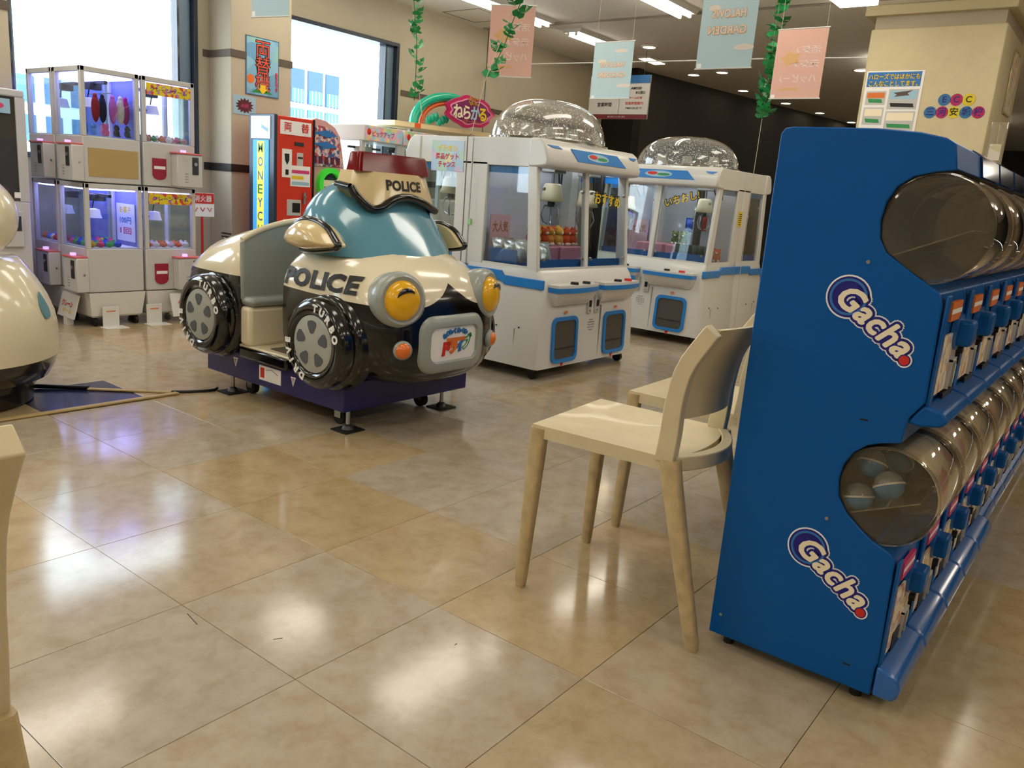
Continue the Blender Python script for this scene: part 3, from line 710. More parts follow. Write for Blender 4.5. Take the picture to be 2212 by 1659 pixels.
# --- windshield dome
rings = []
for k in range(17):
    v = math.sin(k/16*PI/2)*.995; z = .745+.335*v
    rx = .338*(1-v**3)**.5+.02; yf = 2.490+.30*v+.05*v**6; yb = 3.13-.05*v-.16*v**3; yc, ry = (yf+yb)/2, (yb-yf)/2
    rings.append([(PC+rx*math.copysign(abs(math.cos(a))**.95, math.cos(a)), yc+ry*math.copysign(abs(math.sin(a))**.95, math.sin(a)), z) for a in [2*PI*i/48 for i in range(48)]])
MB().loft(rings).build('windshield', 'windshield_blue', pol, smooth=60)
# --- mirrors
for s in (-1, 1):
    x = PC+s*.405
    rings = []; cy, cz = 2.80, .815
    outl = bez([(2.955, .797), (2.93, .842), (2.86, .882), (2.78, .886), (2.70, .862), (2.645, .815), (2.628, .790), (2.70, .775), (2.80, .762), (2.88, .765), (2.94, .778)], 40)
    for f_, dx in ((1.0, -.03), (1.0, .0), (.93, .035), (.75, .062), (.45, .078), (.1, .083)):
        rings.append([(x+s*(dx-.02), cy+(p[0]-cy)*f_, cz+(p[1]-cz)*f_) for p in outl])
    mr_ = MB().loft(rings if s > 0 else [r[::-1] for r in rings]).build('mirror', 'ride_tan', pol, smooth=60)
    MB().tube([(x+s*(-.012), p[0], p[1]) for p in outl[6:36]], .0155, 8).build('mirror_edge', 'ride_black', mr_, smooth=60)
# --- roof sign and beacon
WV = bez([(-1, 1.035), (-.86, .990), (-.64, .950), (-.46, .955), (-.28, .982), (-.05, 1.002), (.25, 1.004), (.6, .984), (1, .950)], 64)
def wave(x):
    for (xa, za), (xb, zb) in zip(WV, WV[1:]):
        if xa <= x <= xb: return za+(zb-za)*(x-xa)/max(xb-xa, 1e-6)
    return WV[-1][1]
top = 1.106; nx = 36
def sign_y(x, z): return 2.662+.42*(z-.95)*.5+.055*abs(x)**2.5
rowsF = []
for j in range(7):
    v = j/6; row = []
    for i in range(nx+1):
        x = -1+2*i/nx; zl = wave(x); z = zl+(top-zl)*v; f_ = (z-.95)/.156
        row.append((PC+(.268-.045*f_)*x, sign_y(x, z), z))
    rowsF.append(row)
rowsB = [[(p[0], p[1]+.095-.02*v_/6, max(p[2], .98)) for p in r] for v_, r in enumerate(rowsF)]
rings = [rowsF[j]+rowsB[j][::-1] for j in range(7)]
sg = MB().loft(rings).build('roof_sign', 'ride_tan', pol, smooth=50)
MB().tube([(p[0], p[1]-.002, p[2]) for p in rowsF[0]], .018, 8).build('sign_edge', 'ride_black', sg, smooth=60)
for s, r_ in ((0, rowsF[0][0]), (-1, rowsF[0][-1])):
    MB().tube([(r_[0], r_[1], r_[2]), (r_[0], r_[1]+.05, r_[2]+.005), (r_[0], r_[1]+.09, max(r_[2]+.01, .985))], .015, 8).build('sign_edge', 'ride_black', sg, smooth=60)
rings = []
for v, z in ((0, 1.104), (.06, 1.106), (.9, 1.178), (1.0, 1.186)):
    w = .222-.016*v-(.008 if v == 1 else 0); y0_, y1_ = 2.712+.016*v, 2.812-.010*v
    rings.append([(PC+.005+px, (y0_+y1_)/2+py, z) for px, py in rrect(2*w, y1_-y0_, .02, 4)])
MB().loft(rings).build('beacon', 'beacon_red', pol, smooth=40)
MB().box(PC-.16, PC+.17, 2.745, 2.785, 1.108, 1.155).build('beacon_lamp', mat('beacon_core', '#5a0308', 0.4), pol, bevel=.01)
def wrap_text(body, w, h, cx, cz, fn, name, bold):
    me = text_mesh(body, 1.0, offset=bold, extrude=0.0, space=1.05).copy()
    xs = [v.co.x for v in me.vertices]; ys = [v.co.y for v in me.vertices]; mx_, my_ = (min(xs)+max(xs))/2, (min(ys)+max(ys))/2
    for v in me.vertices: v.co = fn(cx+(v.co.x-mx_)*w/(max(xs)-min(xs)), cz+(v.co.y-my_)*h/(max(ys)-min(ys)))
    return mk(name, me, 'black_print', pol)
wrap_text('POLICE', .225, .046, PC+.03, 1.054, lambda x, z: (x, sign_y((x-PC)/(.268-.045*(z-.95)/.156), z)-.0016, z), 'sign_lettering', .045)
def body_x(y, z):
    for (ya, wa, ba, ta, ea), (yb, wb, bb, tb, eb) in zip(S_, S_[1:]):
        if ya <= y <= yb:
            f_ = (y-ya)/(yb-ya); w, b0, t0_, e_ = (p+(q-p)*f_ for p, q in ((wa, wb), (ba, bb), (ta, tb), (ea, eb))); break
    else: _, w, b0, t0_, e_ = S_[-1]
    s_ = min(.999, max(0, (z-(b0+t0_)/2)/((t0_-b0)/2)))**(e_/2); x = w*math.sqrt(1-s_*s_)**(2/e_)*(1-.13*s_**3)
    return x
wrap_text('POLICE', .445, .078, -2.735, .642, lambda u, z: (PC-body_x(-u, z-.012)-.0022, -u, z), 'side_lettering', .05)
# --- headlamps
for s in (-1, 1):
    n_ = Vector((s*.27, -1, .10)).normalized(); c = Vector((PC+s*.275, 2.372, .598))
    xd = Vector((0, 0, 1)).cross(n_).normalized(); Mh = frame(c, xd, n_.cross(xd))
    hl = MB().lathe([(.10, -.15), (.116, -.06), (.119, -.015), (.113, .012), (.098, .024), (.086, .019)], 36, M=Mh).build('headlamp_rim', 'ride_grey', pol, smooth=60)
    MB().lathe([(.084, .012), (.082, .022), (.071, .038), (.050, .050), (.024, .056), (.002, .057)], 36, M=Mh).build('headlamp_lens', 'headlamp_yellow', hl, smooth=60)
    pts = []
    for k in range(9):
        a = math.radians(150-100*k/8) if s < 0 else math.radians(130-100*k/8); rr = .054
        u, v = rr*math.cos(a)+.006, rr*math.sin(a)-.012; pts.append(Mh @ Vector((u, v, .0575-.0080*(math.hypot(u, v)/.050)**2)))
    MB().tube(pts, [.002, .006, .009, .011, .0115, .011, .009, .006, .002], 8).build('headlamp_brow', 'ride_black', hl, smooth=60)
    # fog lamps
    c = Vector((PC+s*.282, 2.338, .395)); n_ = Vector((s*.55, -1, -.05)).normalized(); xd = Vector((0, 0, 1)).cross(n_).normalized(); Mf = frame(c, xd, n_.cross(xd))
    fg = MB().lathe([(.028, -.03), (.040, -.012), (.041, .002), (.035, .010)], 24, M=Mf).build('fog_lamp', 'ride_grey', pol, smooth=60)
    MB().lathe([(.034, .006), (.031, .016), (.020, .026), (.002, .030)], 24, M=Mf).build('fog_lens', 'fog_orange', fg, smooth=60)
# --- grille plate
def bent(poly, off):   # plate wraps round the nose
    return [(PC+x, 2.314-off+.55*x*x+.20*z*z, .405+z) for x, z in poly]
o1, o2, o3_, o4 = rrect(.415, .250, .080, 6), rrect(.388, .226, .072, 6), rrect(.305, .158, .044, 6), rrect(.292, .146, .038, 6)
gp = MB().loft([bent(o1, -.02), bent(o1, .012), bent(o2, .026), bent(o3_, .026), bent(o4, .014)], cap0=True, cap1=False).build('grille_frame', 'ride_grey', pol, smooth=50)
rings = [bent([(x*f_, z*f_) for x, z in o4], .014) for f_ in (1.0, .6, .25, .02)]
MB().loft(rings, False, True).build('grille_badge', 'white_print', gp, smooth=60)
for ch, mt, x, z, sz in (('ド', 'red_print', -.066, -.022, .062), ('ラ', 'orange_print', -.020, -.018, .056), ('イ', 'blue_print', .024, -.014, .056), ('ブ', 'green_print', .068, -.004, .062)):
    put_text(ch, sz, (PC+x, 2.2985+.55*x*x, .405+z), (1, 1.1*x, .12), (0, .02, 1), mt, gp, offset=.0045, shear=.25, extrude=.003)
for i in range(7):
    a = math.radians(160-i*20); x, z = .078*math.cos(a)+.006, .026+.030*math.sin(a)
    put_text('く' if i % 2 else 'わ', .022, (PC+x, 2.2985+.55*x*x, .405+z), (1, 1.1*x, .3*math.cos(a)*-1), (0, 0, 1), 'blue_print', gp, offset=.002, extrude=.003)
MB().box(PC-.055, PC+.06, 2.2965, 2.3005, .417, .432).build('badge_bar', 'orange_print', gp)
# nose emblem
plate('nose_emblem', disc(.022, 20), (PC-.015, 2.399, .668), (1, 0, .05), (0, .7, .7), 'cream_print', pol, t=.006)
plate('nose_emblem_top', [(.022*math.cos(PI*k/10), .022*math.sin(PI*k/10)) for k in range(11)], (PC-.015, 2.394, .672), (1, 0, .05), (0, .7, .7), 'green_print', pol, t=.007)
# --- wheels
def ring_text(parent, word, r, a0, da, size, Mw, z):
    for i, ch in enumerate(word):
        a = math.radians(a0+da*i); me = text_mesh(ch, size, offset=.0022, extrude=.0012, sx=1.05).copy()
        p = Vector((r*math.cos(a), r*math.sin(a), z)); me.transform(Mw @ frame(p, (math.sin(a), -math.cos(a), 0), (math.cos(a), math.sin(a), 0)))
        mk('tyre_letter', me, 'white_print', parent)
def wheel(cx, cy, cz, s, text=True):
    Mw = frame((cx, cy, cz), (0, s, 0), (0, 0, 1))       # local x along the car, local z outwards
    w = MB().lathe([(.115, -.115), (.165, -.112), (.186, -.085), (.194, -.045), (.190, -.015), (.176, .002), (.150, .008), (.128, .004), (.122, -.012)], 44, M=Mw, cap0=True, cap1=False).build('wheel', 'ride_black', pol, smooth=60)
    MB().lathe([(.125, -.020), (.121, .000), (.108, .004), (.02, .006), (.001, .0062)], 40, M=Mw, cap0=False).build('rim', 'rim_grey', w, smooth=40)
    for k in range(5):
        a0 = math.radians(90+72*k); pts = []
        for (r, d) in ((.048, -12), (.066, -17), (.086, -19), (.098, -14), (.101, 0), (.098, 14), (.086, 19), (.066, 17), (.048, 12), (.044, 0)):
            a = a0+math.radians(d); pts.append((r*math.cos(a), r*math.sin(a)))
        b = MB(); b.prism(pts, 'z', .0035, .0068, Mw); b.build('rim_opening', 'rim_dark', w)
    if text:
        ring_text(w, 'TURBO', .152, 82, -16.5, .042, Mw, .0085); ring_text(w, 'DRIVE', .152, 248, -16.5, .042, Mw, .0085)
    return w
for cy, cz in ((2.655, .388), (3.492, .388)):
    wheel(PC-.492, cy, cz, -1); wheel(PC+.492, cy, cz, 1, False)
    for s in (-1, 1):    # wheel housings
        Mw = frame((PC+s*.405, cy, cz), (0, s, 0), (0, 0, 1))
        MB().lathe([(.215, -.06), (.212, -.01), (.195, .018), (.15, .022)], 40, M=Mw).build('wheel_arch', 'ride_black', pol, smooth=60)
# --- stickers on base and rear
MB().box(2.2435, 2.2455, 3.02, 3.185, .118, .188).build('maker_plate', 'white_print', pol)
MB().box(2.2428, 2.2436, 3.145, 3.175, .13, .178).build('maker_mark', 'red_print', pol)
MB().tube([(2.243, 3.135, .17), (2.243, 3.09, .178), (2.243, 3.04, .16)], .0012, 6).build('maker_line', 'navy_print', pol)
for yy, zz in ((3.375, .165), (2.93, .155)):
    MB().prism([(yy-.018, zz+.022), (yy+.018, zz+.022), (yy, zz-.022)], 'x', 2.2432, 2.2455).build('warning_triangle', 'white_print', pol)
    MB().prism([(yy-.011, zz+.017), (yy+.011, zz+.017), (yy, zz-.012)], 'x', 2.2426, 2.2434).build('triangle_print', 'grey_plastic', pol)
MB().box(2.217, 2.2225, 3.48, 3.56, .605, .655).build('notice_sticker', 'cream_print', pol)
# --- adjustable feet and castors
for x, y in ((2.285, 2.60), (2.90, 2.615), (2.235+.03, 3.43), (2.90, 3.43)):
    ft = MB().cyl((x, y, .01), (x, y, .10), .009, n=12).build('levelling_foot', 'metal', pol, smooth=40)
    MB().lathe([(.028, .006), (.022, .020), (.010, .028)], 18, M=Matrix.Translation((x, y, 0))).build('foot_cup', 'dark_metal', ft, smooth=40)
    MB().box(x-.055, x+.055, y-.05, y+.05, 0, .006, None).build('foot_pad', 'rubber', ft)
for x, y in ((2.33, 2.70), (2.84, 2.70), (2.33, 3.36), (2.84, 3.36)):
    cs = MB().cyl((x-.014, y, .036), (x+.014, y, .036), .036, n=20).build('castor', 'rubber', pol, smooth=40)
    MB().box(x-.020, x-.016, y-.02, y+.02, .03, .086).box(x+.016, x+.020, y-.02, y+.02, .03, .086).box(x-.02, x+.02, y-.02, y+.02, .078, .086).build('castor_fork', 'metal', cs)

# ------------------------------------------------------------------ the cream ride at the left edge of the picture
rd = thing('rounded_kiddie_ride', 'rounded cream kiddie ride with a dark foot, cut off at the left edge', 'kiddie ride', (1.22, 3.98, 0), world=True)
prof = [(.30, .06), (.395, .10), (.418, .16), (.432, .225)]
Mr = Matrix.Translation((1.215, 3.98, 0))
MB().lathe([(.30, 0), (.33, .005), (.335, .07), (.345, .075), (.345, .10), (.40, .12), (.425, .17), (.436, .215)], 48, M=Mr).build('foot', mat('ride_brown_black', '#241f1a', 0.22, coat=.5), rd, smooth=50)
MB().lathe([(.436, .212), (.443, .27), (.442, .33), (.430, .40), (.405, .47), (.37, .535), (.335, .59), (.30, .63)], 48, M=Mr).build('body', 'ride_cream', rd, smooth=60)
MB().ball((1.19, 3.98, .80), (.335, .36, .235), 40, 20).build('upper_body', 'ride_cream', rd, smooth=60)
pts = [(0, .062), (.022, .02), (.032, -.018), (.024, -.046), (0, -.056), (-.024, -.046), (-.032, -.018), (-.022, .02)]
c = Vector((1.215+.29, 3.98-.29, .435)); nn = Vector((.7, -.7, .30)).normalized(); xd = Vector((0, 0, 1)).cross(nn).normalized()
plate('window_patch', [(p[0], p[1]) for p in bez([(*p, 0) for p in pts+[pts[0]]], 32)[:-1]], c+nn*.008, xd, nn.cross(xd), 'windshield_blue', rd, t=.006)
# cables and their floor covers
o = MB().box(-.4, 2.035, 3.520, 3.552, 0, .011).build('cable_cover', mat('cover_tan', '#b39a66', 0.45), bevel=.004); tag(o, 'long tan cable cover strip running to the left edge', 'cable cover')
o = MB().box(-.19, .19, -.014, .014, 0, .010, Matrix.Translation((1.885, 3.70, 0)) @ Matrix.Rotation(math.radians(-44), 4, 'Z')).build('cable_cover', 'cover_tan', bevel=.004); tag(o, 'short tan cable cover piece over the navy tile', 'cable cover')
o = MB().tube([(1.575, 3.985, .012), (1.60, 3.965, .012), (1.68, 3.90, .010), (1.755, 3.835, .010)], .010, 8).build('power_cable', 'black_plastic', smooth=60); tag(o, 'black cable from the cream ride to the short cover', 'cable')
o = MB().tube([(2.02, 3.565, .008), (2.08, 3.53, .007), (2.16, 3.50, .006), (2.20, 3.49, .006), (2.235, 3.52, .006)], .007, 8).build('power_cable', 'black_plastic', smooth=60); tag(o, 'black cable running under the police car ride', 'cable')
# ------------------------------------------------------------------ double crane machines (white, two stations, one front)
CW, CD = 1.10, .62
glass('smoked_pane', tint='#8d8a80', gloss=1.3, opac=.35, base='#6d6a62')
printed('claw_poster', ['#b9d4ea', '#a6c8e6', '#c7dcef', '#d8c7e3', '#bfe0d2', '#e8e2b4'], 14)
mat('pit_pink', '#d68d9a', .6); mat('pit_blue', '#1f5fa8', .5); mat('cable_black', '#161616', .5)
def claw_unit(t, x, y, z, nm='claw'):
    """hanging bell-shaped claw"""
    Mc = Matrix.Translation((x, y, z))
    c = MB().lathe([(.020, .10), (.045, .098), (.055, .085), (.062, .03), (.074, .0), (.070, -.008), (.02, -.010)], 24, M=Mc).build('claw_bell', 'cream_plastic', t, smooth=50)
    MB().cyl((x, y, z+.09), (x, y, z+.30), .009, n=8).build('claw_rod', 'metal', c, smooth=40)
    MB().cyl((x, y, z-.01), (x, y, z-.04), .022, n=12).build('claw_hub', 'dark_metal', c, smooth=40)
    for k in range(3):
        a = 2*PI*k/3+.6; d = Vector((math.cos(a), math.sin(a), 0)); p = Vector((x, y, z-.03))
        MB().tube([p, p+d*.045+Vector((0, 0, -.005)), p+d*.065+Vector((0, 0, -.06)), p+d*.045+Vector((0, 0, -.10)), p+d*.015+Vector((0, 0, -.112))], .005, 6).build('claw_arm', 'metal', c, smooth=60)
    return c
def crane(label, loc, rotz, cols=((.36, .44, .40, .48, 'white_plastic'), (.75, .80, .42, .47, 'dark_metal')), trays=((.30, .54), (.575, .74)), claws=((.20, .26, 1.02), (.88, .30, 1.04))):
    t = thing('crane_machine', label, 'crane machine', loc, rotz, 'white and blue double crane machines')
    hw = CW
    # lower cabinet: slightly tapering upwards
    def rr(x0, x1, y0, y1, z, r=.03):
        return [(px, py, z) for px, py in rrect(x1-x0, y1-y0, r, 4, (x0+x1)/2, (y0+y1)/2)]
    MB().loft([rr(0, hw, 0, CD, .07), rr(0, hw, 0, CD, .10), rr(.018, hw-.018, .012, CD, .40), rr(.032, hw-.032, .030, CD, .575), rr(.034, hw-.034, .055, CD, .622), rr(.036, hw-.036, .075, CD, .640)]).build('lower_cabinet', 'white_plastic', t, smooth=40)
    # blue belt along both flanks
    for s in (0, 1):
        X = lambda v: v if s == 0 else hw-v
        p = [(.02, .536), (.02, .590), (.31, .590), (.335, .616), (CD, .616), (CD, .555), (.33, .555), (.30, .536)]
        MB().prism(p, 'x', X(.018), X(.040)).build('blue_belt', 'claw_blue', t, bevel=.003)
    # stations
    for k, (xa, xb) in enumerate(((.085, .515), (.585, 1.015))):
        xm = (xa+xb)/2; w = xb-xa
        led = MB().loft([[(xm+px*sc, -.002-d_*(1-(px/(w/2))**2*.35), z) for px in [(-w/2)+w*i/12 for i in range(13)]]+[(xm+px*sc, .06, z) for px in (w/2, -w/2)] for z, d_, sc in ((.440, .0, .80), (.475, .035, .92), (.515, .062, .98), (.548, .072, 1.0), (.566, .070, 1.0))]).build('control_ledge', 'white_plastic', t, smooth=50)
        MB().loft([[(xm+px*1.006, -.004-.0735*(1-(px/(w/2))**2*.35), z) for px in [(-w/2)+w*i/12 for i in range(13)]]+[(xm+px, .055, z) for px in (w/2, -w/2)] for z in (.522, .550)]).build('ledge_band', 'claw_blue', led, smooth=40)
        for q, (dx, mt) in enumerate(((-.02, 'black_plastic'), (.11, 'black_plastic' if k == 0 else 'red_print'))):
            MB().cyl((xm+dx, -.025, .566), (xm+dx, -.025, .580), .026, .023, n=16).build('push_button', mt, led, smooth=40)
        # prize door
        dm = (.262, .835)[k]; dz = .232
        fr = ringplate('prize_door_frame', rrect(.27, .275, .045, 5), rrect(.225, .23, .032, 5), (dm, .004, dz), (1, 0, 0), (0, .045, 1), 'claw_blue', t, t=.012)
        plate('prize_flap', rrect(.23, .235, .034, 5), (dm, .004, dz), (1, 0, 0), (0, .045, 1), 'smoked', fr, t=.004)
        MB().box(dm-.10, dm+.10, -.006, 0, dz-.055, dz-.048).build('flap_crease', 'dark_metal', fr)
        plate('warning_triangle', [(-.018, .014), (.018, .014), (0, -.016)], (dm-.01, -.001, .078+.0), (1, 0, 0), (0, .03, 1), 'red_print', t, t=.002)
        plate('notice', rrect(.028, .016, .003, 2), (dm, .004, dz+.165), (1, 0, 0), (0, .045, 1), 'orange_print', t, t=.002)
    # coin mechs, speaker, seam
    for k, x in enumerate((.515, .60)):
        cm = MB().box(x-.022, x+.022, -.001, .03, .375, .49).build('coin_panel', 'light_grey', t, bevel=.003)
        MB().box(x-.012, x+.012, -.005, .0, .415, .455).build('coin_slot', 'black_plastic', cm)
        MB().cyl((x, .0, .392), (x, -.006, .392), .006, n=10).build('lock', 'metal', cm)
    for i in range(5):
        for j in range(5):
            if (i-2)**2+(j-2)**2 < 6: MB().cyl((.555+(i-2)*.016, .016, .30+(j-2)*.016), (.555+(i-2)*.016, .004, .30+(j-2)*.016), .004, n=6).build('speaker_hole', 'grey_plastic', t)
    MB().box(.653, .656, .0, .03, .09, .42).build('panel_seam', 'grey_plastic', t)
    # upper frame: posts (front ones lean back), roof
    for s in (0, 1):
        X = lambda v: v if s == 0 else hw-v
        MB().prism([(.078, .62), (.155, .62), (.205, 1.235), (.140, 1.235)], 'x', X(.036), X(.066)).build('post', 'white_plastic', t, bevel=.006)
        MB().box(*sorted((X(.036), X(.066))), .500, CD, .62, 1.235).build('post', 'white_plastic', t, bevel=.006)
        MB().box(*sorted((X(.040), X(.062))), .15, .50, .62, .655).build('side_rail', 'white_plastic', t)
        MB().box(*sorted((X(.036), X(.066))), .135, CD, 1.215, 1.372).build('side_header', 'white_plastic', t, bevel=.004)
        MB().prism([(.155, .655), (.50, .655), (.50, 1.215), (.202, 1.215)], 'x', X(.050), X(.053)).build('side_glass', 'claw_glass', t)
        MB().box(*sorted((X(.056), X(.060))), .18, .50, 1.175, 1.235).build('side_banner', 'claw_blue', t)
    # front glass with a middle bar
    for xa, xb in ((.068, .535), (.575, 1.032)):
        g = MB(); g.prism([(.090, .645), (.094, .645), (.149, 1.225), (.145, 1.225)], 'x', xa, xb); g = g.build('front_glass', 'claw_glass', t)
        for zz in (.70, 1.10):
            for xx in (xa+.03, xb-.03): MB().cyl((xx, .088+.095*(zz-.645), zz), (xx, .075+.095*(zz-.645), zz), .010, n=10).build('glass_knob', 'metal', g, smooth=40)
    MB().prism([(.080, .64), (.112, .64), (.166, 1.235), (.134, 1.235)], 'x', .535, .575).build('post', 'white_plastic', t, bevel=.004)
    MB().prism([(.078, .632), (.112, .632), (.112, .652), (.078, .652)], 'x', .04, hw-.04).build('front_sill', 'white_plastic', t)
    # marquee
    mq = MB().prism([(.150, 1.215), (.068, 1.225), (.060, 1.262), (.095, 1.350), (.130, 1.376), (.20, 1.376), (.20, 1.215)], 'x', .028, hw-.028).build('marquee', 'white_plastic', t, bevel=.012)
    Mq = frame((hw/2, .0775, 1.302), (1, 0, 0), (0, .40, 1))
    MB().prism([(-.27, .036), (.25, .036), (.33, -.036), (-.22, -.036)], 'z', .001, .006, Mq).build('marquee_panel', 'claw_blue', mq)
    MB().prism([(-.50, .040), (-.40, .040), (-.36, .026), (-.45, .026)], 'z', .001, .005, Mq).build('marquee_flash', 'claw_blue', mq)
    MB().prism([(.40, .040), (.50, .040), (.46, .020), (.42, .026)], 'z', .001, .005, Mq).build('marquee_flash', 'claw_blue', mq)
    b = MB(); b.prism([(.12*math.cos(2*PI*k/28)+.01, .026*math.sin(2*PI*k/28)) for k in range(28)], 'z', .006, .0075, Mq); b.build('logo_oval', 'sky_print', mq)
    b = MB(); b.prism([(.045*math.cos(2*PI*k/20)-.045, .013*math.sin(2*PI*k/20)+.004) for k in range(20)], 'z', .0075, .009, Mq); b.build('logo_red', 'red_print', mq)
    b = MB(); b.prism([(.055*math.cos(2*PI*k/20)+.055, .010*math.sin(2*PI*k/20)-.004) for k in range(20)], 'z', .0075, .009, Mq); b.build('logo_green', 'green_print', mq)
    MB().box(.05, hw-.05, .16, CD-.004, 1.345, 1.3735).build('roof', 'white_plastic', t)
    # inside: play floor, back wall, mirrored column, gantry, added lamps
    MB().box(.07, hw-.07, .12, CD-.01, .62, .645).build('play_floor', 'pit_blue', t)
    MB().box(.07, hw-.07, .128, .134, .648, .695).build('floor_guard', 'pit_blue', t)
    MB().box(.07, hw-.07, CD-.02, CD-.008, .645, 1.35).build('back_wall', mat('claw_back', '#cfd3dc', .5), t)
    for xa, xb, ya, yb, mt in cols: MB().box(xa, xb, ya, yb, .645, 1.35).build('column', mt, t, bevel=.004)
    MB().box(.07, hw-.07, .30, .33, 1.255, 1.285).build('gantry_rail', 'dark_metal', t)
    MB().box(.07, hw-.07, .45, .47, 1.265, 1.285).build('gantry_rail', 'metal', t)
    for x, y, z in claws:
        cu_ = claw_unit(t, x, y, z)
        MB().box(x-.06, x+.06, y-.05, y+.05, 1.20, 1.255).build('carriage', 'grey_plastic', t, bevel=.005)
        MB().tube([(x+.05, y, 1.23), (x+.10, y+.02, 1.12), (x+.13, y+.03, 1.14), (x+.12, y+.02, 1.24)], .005, 6).build('carriage_cable', 'cable_black', t, smooth=60)
    M_ = mat('claw_fill_light', '#ffffff', .5, emit='#f4f4ff', es=14)
    for xa, xb in ((.10, .50), (.60, 1.0)): MB().box(xa, xb, .17, .28, 1.325, 1.338).build('inner_lamp', 'claw_fill_light', t)  # added lamp panels, unseen, widened to brighten the inside
    # pink partition trays
    for xa, xb in trays: MB().box(xa, xb, .30, .56, .645, .755).build('prize_tray', 'pit_pink', t, bevel=.01)
    ps_ = MB().box(.10, .29, .50, .506, .66, .93).build('prize_sign', mat('poster_pale', '#d7a6ae', .5), t); fit_text('大人気', .15, .07, (.195, .499, .86), (1, 0, 0), (0, 0, 1), mat('print_brown', '#9a5a2a', .5), ps_, bold=.02)
    MB().box(.15, .31, .585, .596, .80, 1.10).build('inner_poster', mat('poster_lilac', '#d5d2ea', .5), t)
    for x, y in ((.06, .07), (hw-.06, .07), (.06, CD-.07), (hw-.06, CD-.07)):
        c = MB().cyl((x-.014, y, .030), (x+.014, y, .030), .030, n=16).build('castor', 'rubber', t, smooth=40)
        MB().box(x-.020, x+.020, y-.022, y+.022, .045, .072).build('castor_fork', 'dark_metal', c)
    # side service hatch and bolts
    for s in (0, 1):
        X = lambda v: v if s == 0 else hw-v
        for yy, zz in ((.16, .16), (.16, .30), (.33, .15), (.33, .29)): MB().cyl((X(.013), yy, zz), (X(.006), yy, zz), .005, n=8).build('bolt', 'dark_metal', t)
        MB().box(*sorted((X(.006), X(.012))), .19, .193, .15, .29).build('hatch_edge', 'grey_plastic', t)
    return t
C1 = crane('white crane machine with blue belt standing behind the police car ride', (3.755, 2.66, 0), 0, cols=((.86, .94, .45, .53, 'white_plastic'), (1.0, 1.03, .30, .34, 'dark_metal')), trays=((.33, .56), (.585, .84)), claws=((.36, .25, 1.04), (.80, .28, 1.02)))
C1b = crane('white crane machine back to back with the one behind the police car', (4.855, 3.905, 0), PI)
C2 = crane('white crane machine further off, left of the capsule machine panel', (5.85, 3.735, 0), -PI/2)
C2b = crane('white crane machine at the far end, partly hidden by the capsule machine panel', (7.095, 2.635, 0), PI/2)
# stickers on the glass, facing out
for cr, x, z, word, up in ((C1, .80, 1.06, 'おすすめ', .12), (C2, .76, 1.12, 'いちおし!', .3)):
    y_ = .088+.095*(z-.645)-.004
    for nm, off, mt, d in (('sticker_edge', .0075, 'black_print', 0), ('sticker_word', .0012, 'yellow_print', .0012)):
        put_text(word, .082 if cr is C1 else .072, (x, y_-d, z), (1, 0, up*(1 if cr is C2 else -.6)), (0, .09, 1), mt, cr, name=nm, offset=off, extrude=.0006)
# posters on the flank of the hindmost left machine, tape, yellow notice
ps = MB().box(CW-.036, CW-.033, .290, .555, 1.165, 1.345).build('flank_poster', 'claw_poster', C1b)
for i, (w_, mt) in enumerate((('イチオシ', 'yellow_print'), ('景品ゲット', 'red_print'), ('チャンス', 'red_print'))):
    fit_text(w_, (.17, .19, .14)[i], .038, (CW-.0318, .42, 1.30-.048*i), (0, 1, 0), (0, 0, 1), mt, ps, bold=.03)
MB().box(.028, .033, .60, CD, .86, .895).build('green_tape', mat('tape_green', '#9adf8c', .5), C1)
yn = MB().box(CW-.034, CW-.030, .555, .62, .94, 1.06).build('yellow_notice', 'yellow_print', C2)
for i in range(6): MB().box(CW-.0302, CW-.0294, .562, .613, .955+i*.016, .961+i*.016).build('notice_line', 'black_print', yn)
# domes on top
def dome(label, x, y, rz):
    t = thing('acrylic_dome', label, 'dome', (x, y, 1.376), rz, group='clear glitter domes')
    prof = []
    rings = []
    for k in range(13):
        a = k/12*PI/2; c, s = math.cos(a)**.72, math.sin(a)
        rings.append([(.445*max(c, .004)*math.cos(2*PI*i/44), .30*max(c, .004)*math.sin(2*PI*i/44), .012+.245*s) for i in range(44)])
    MB().loft(rings, False, True).build('shell', 'dome_clear', t, smooth=60)
    b = MB(); r0 = [(.462*math.cos(2*PI*i/44), .317*math.sin(2*PI*i/44)) for i in range(44)]; r1 = [(.440*math.cos(2*PI*i/44), .296*math.sin(2*PI*i/44)) for i in range(44)]
    ringplate('rim', r0, r1, (0, 0, 0), (1, 0, 0), (0, 1, 0), 'drum_clear', t, t=.012)
    MB().lathe([(.26, .0), (.25, .02), (.20, .035), (.05, .04)], 32, M=Matrix.Diagonal((1.45, .95, 1, 1))).build('inner_plinth', mat('plinth_mirror', '#8b8f8c', .25, metal=.7), t, smooth=40)
    for k in range(3):
        xx = -.24+.24*k
        MB().cyl((xx, 0, .03), (xx, 0, .10), .05, .035, n=16).build('lamp_cone', 'light_grey', t, smooth=40)
    return t
dome('clear glitter dome on the crane machine behind the police car', 4.27, 3.07, 0)
dome('clear glitter dome on the crane machine beside the capsule panel', 6.42, 3.19, -PI/2)
